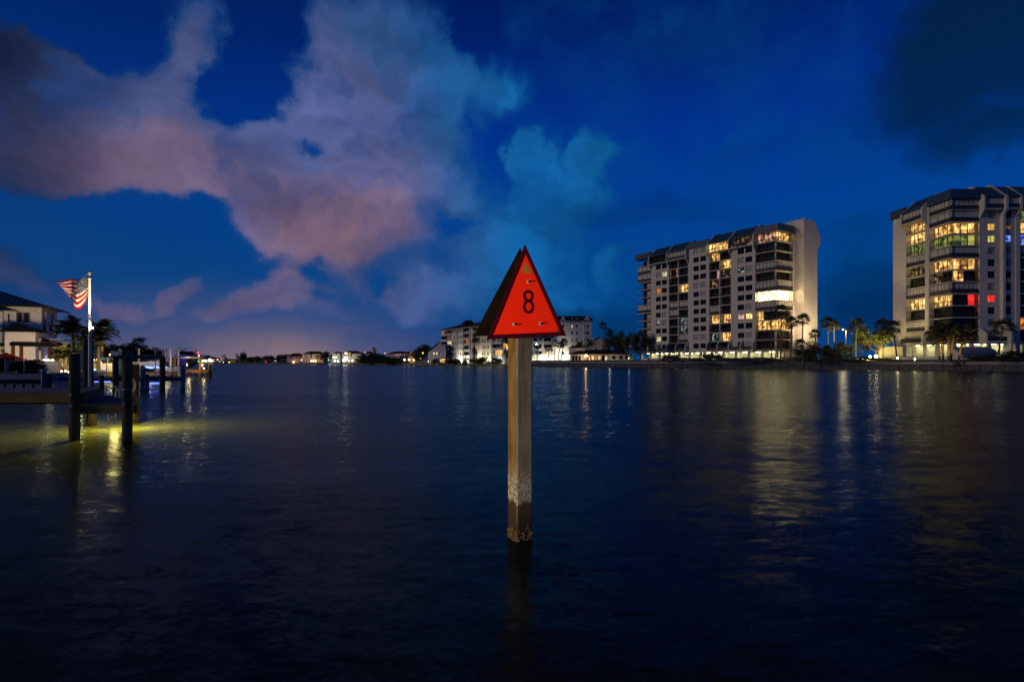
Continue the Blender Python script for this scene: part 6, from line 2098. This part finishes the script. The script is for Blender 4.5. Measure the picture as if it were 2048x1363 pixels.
class Plate:
    """a triangular panel given by its three corners; at(zx, zy) maps measured points on its face"""
    def __init__(s, A, B, C, a, b, c):
        s.A, s.B, s.C, s.p = Vector(A), Vector(B), Vector(C), (a, b, c)
        s.n = (s.B - s.A).cross(s.C - s.A).normalized()
        if s.n.y > 0:
            s.n = -s.n

    def at(s, x, y, d=0.0):
        (x1, y1), (x2, y2), (x3, y3) = s.p
        den = (y2 - y3) * (x1 - x3) + (x3 - x2) * (y1 - y3)
        l1 = ((y2 - y3) * (x - x3) + (x3 - x2) * (y - y3)) / den
        l2 = ((y3 - y1) * (x - x3) + (x1 - x3) * (y - y3)) / den
        return s.A * l1 + s.B * l2 + s.C * (1 - l1 - l2) + s.n * d

    def solid(s, pts, d0, d1, mb=None):
        mb = mb or MB()
        n = len(pts)
        vs = [s.at(x, y, d0) for x, y in pts] + [s.at(x, y, d1) for x, y in pts]
        return mb.add(vs, [tuple(range(n)), tuple(range(2 * n - 1, n - 1, -1))] + [(i, (i + 1) % n, n + (i + 1) % n, n + i) for i in range(n)])

    def ring(s, cx, cy, rx, ry, wx, wy, d0, d1, mb, n=36):
        vs = []
        for d in (d0, d1):
            for q in range(n):
                t = 2 * math.pi * q / n
                vs += [s.at(cx + rx * math.cos(t), cy + ry * math.sin(t), d), s.at(cx + (rx - wx) * math.cos(t), cy + (ry - wy) * math.sin(t), d)]
        fs = []
        for q in range(n):
            r_ = (q + 1) % n
            o = 2 * n
            fs += [(2 * q, 2 * r_, 2 * r_ + 1, 2 * q + 1), (o + 2 * q, o + 2 * q + 1, o + 2 * r_ + 1, o + 2 * r_), (2 * q, o + 2 * q, o + 2 * r_, 2 * r_), (2 * q + 1, 2 * r_ + 1, o + 2 * r_ + 1, o + 2 * q + 1)]
        return mb.add(vs, fs)


def film(name, col, spec=.15, rough=.45):
    m = mat(name, col, rough, spec, .06, 14.0)
    return m


FILM_RED = film('red_reflective_film', (.92, .030, .004), .12, .45)
FILM_DK = film('maroon_film', (.050, .002, .008))
FILM_DIG = film('maroon_digit', (.055, .001, .005))
FILM_OL = film('olive_film', (.30, .22, .035))
PLATE_M = mat('weathered_plate', (.010, .008, .006), .7, .2, .6, 7, .2, col2=(.003, .003, .003, 1))

fc = K + tv * S / 2
BL = P(973.2, 678.5, 6.015)
BR = P(1132.6, 671.0, 6.557)
AP = P(1050.0, 487.6, 6.42)
front = Plate(AP, BL, BR, (733, 42), (325, 1127), (1218, 1090))
f_ob = front.solid([(733, 42), (325, 1127), (1218, 1090)], -.004, 0).build('front_plate', PLATE_M, mk)
bd = MB()
outer = [(733, 48), (331, 1122), (1211, 1086)]
inner = [(740, 165), (395, 1077), (1140, 1045)]
for i in range(3):
    j = (i + 1) % 3
    front.solid([outer[i], outer[j], inner[j], inner[i]], .0005, .002, bd)
bd.build('border', FILM_DK, f_ob)
front.solid([(740, 165), (395, 1077), (1140, 1045)], .0005, .0019).build('red_panel', FILM_RED, f_ob)
dg = MB()
front.ring(771, 640, 61, 70, 30, 33, .0026, .0034, dg)
front.ring(773, 763, 64, 80, 30, 33, .0027, .0036, dg)
dg.build('digit_eight', FILM_DIG, f_ob)
front.solid([(746, 248), (693, 375), (811, 384)], .0026, .0034).build('reflector_triangle', FILM_OL, f_ob)
front.solid([(1100, 1020), (1139, 1018), (1140, 1041), (1101, 1044)], .0026, .0034).build('inspection_sticker', mat('green_sticker', (.02, .08, .015), .6, .3), f_ob)
for x, y in ((771, 476), (615, 963), (909, 951)):
    c = front.at(x, y)
    w_ = MB().tube([c + front.n * .0022, c + front.n * .0065], .017, 16).build('washer', mat('blue_washer', (.16, .62, .95), .4, .5, .1, 30), f_ob)
    bolt = MB()
    bolt.tube([c + front.n * .0065, c + front.n * .014], .0105, 6)
    bolt.tube([c + front.n * .014, c + front.n * .034], .0055, 8)
    bolt.build('bolt', BLACKM, f_ob)
CB = cen - tv * .0
BL2 = P(946.5, 672.0, 6.33)
AP2 = P(1040.8, 494.5, 6.497)
BR2 = P(1092, 668.0, 6.90)
back = Plate(AP2, BL2, BR2, (0, 0), (0, 1), (1, 1))
b_ob = back.solid([(0, 0), (0, 1), (1, 1)], -.004, 0).build('back_plate', PLATE_M, mk)
# bracket arms that clamp both panels to the pile
for z in (2.42, 2.62):
    for s in (-1, 1):
        a = cen + tv * s * (hS + .012) + Vector((0, 0, z))
        q = .185 - .07 * (z - 2.3)
        MB().tube([a + nv * q * .78, a - nv * q * .78], .011, 6).build('bracket', STEEL, mk)
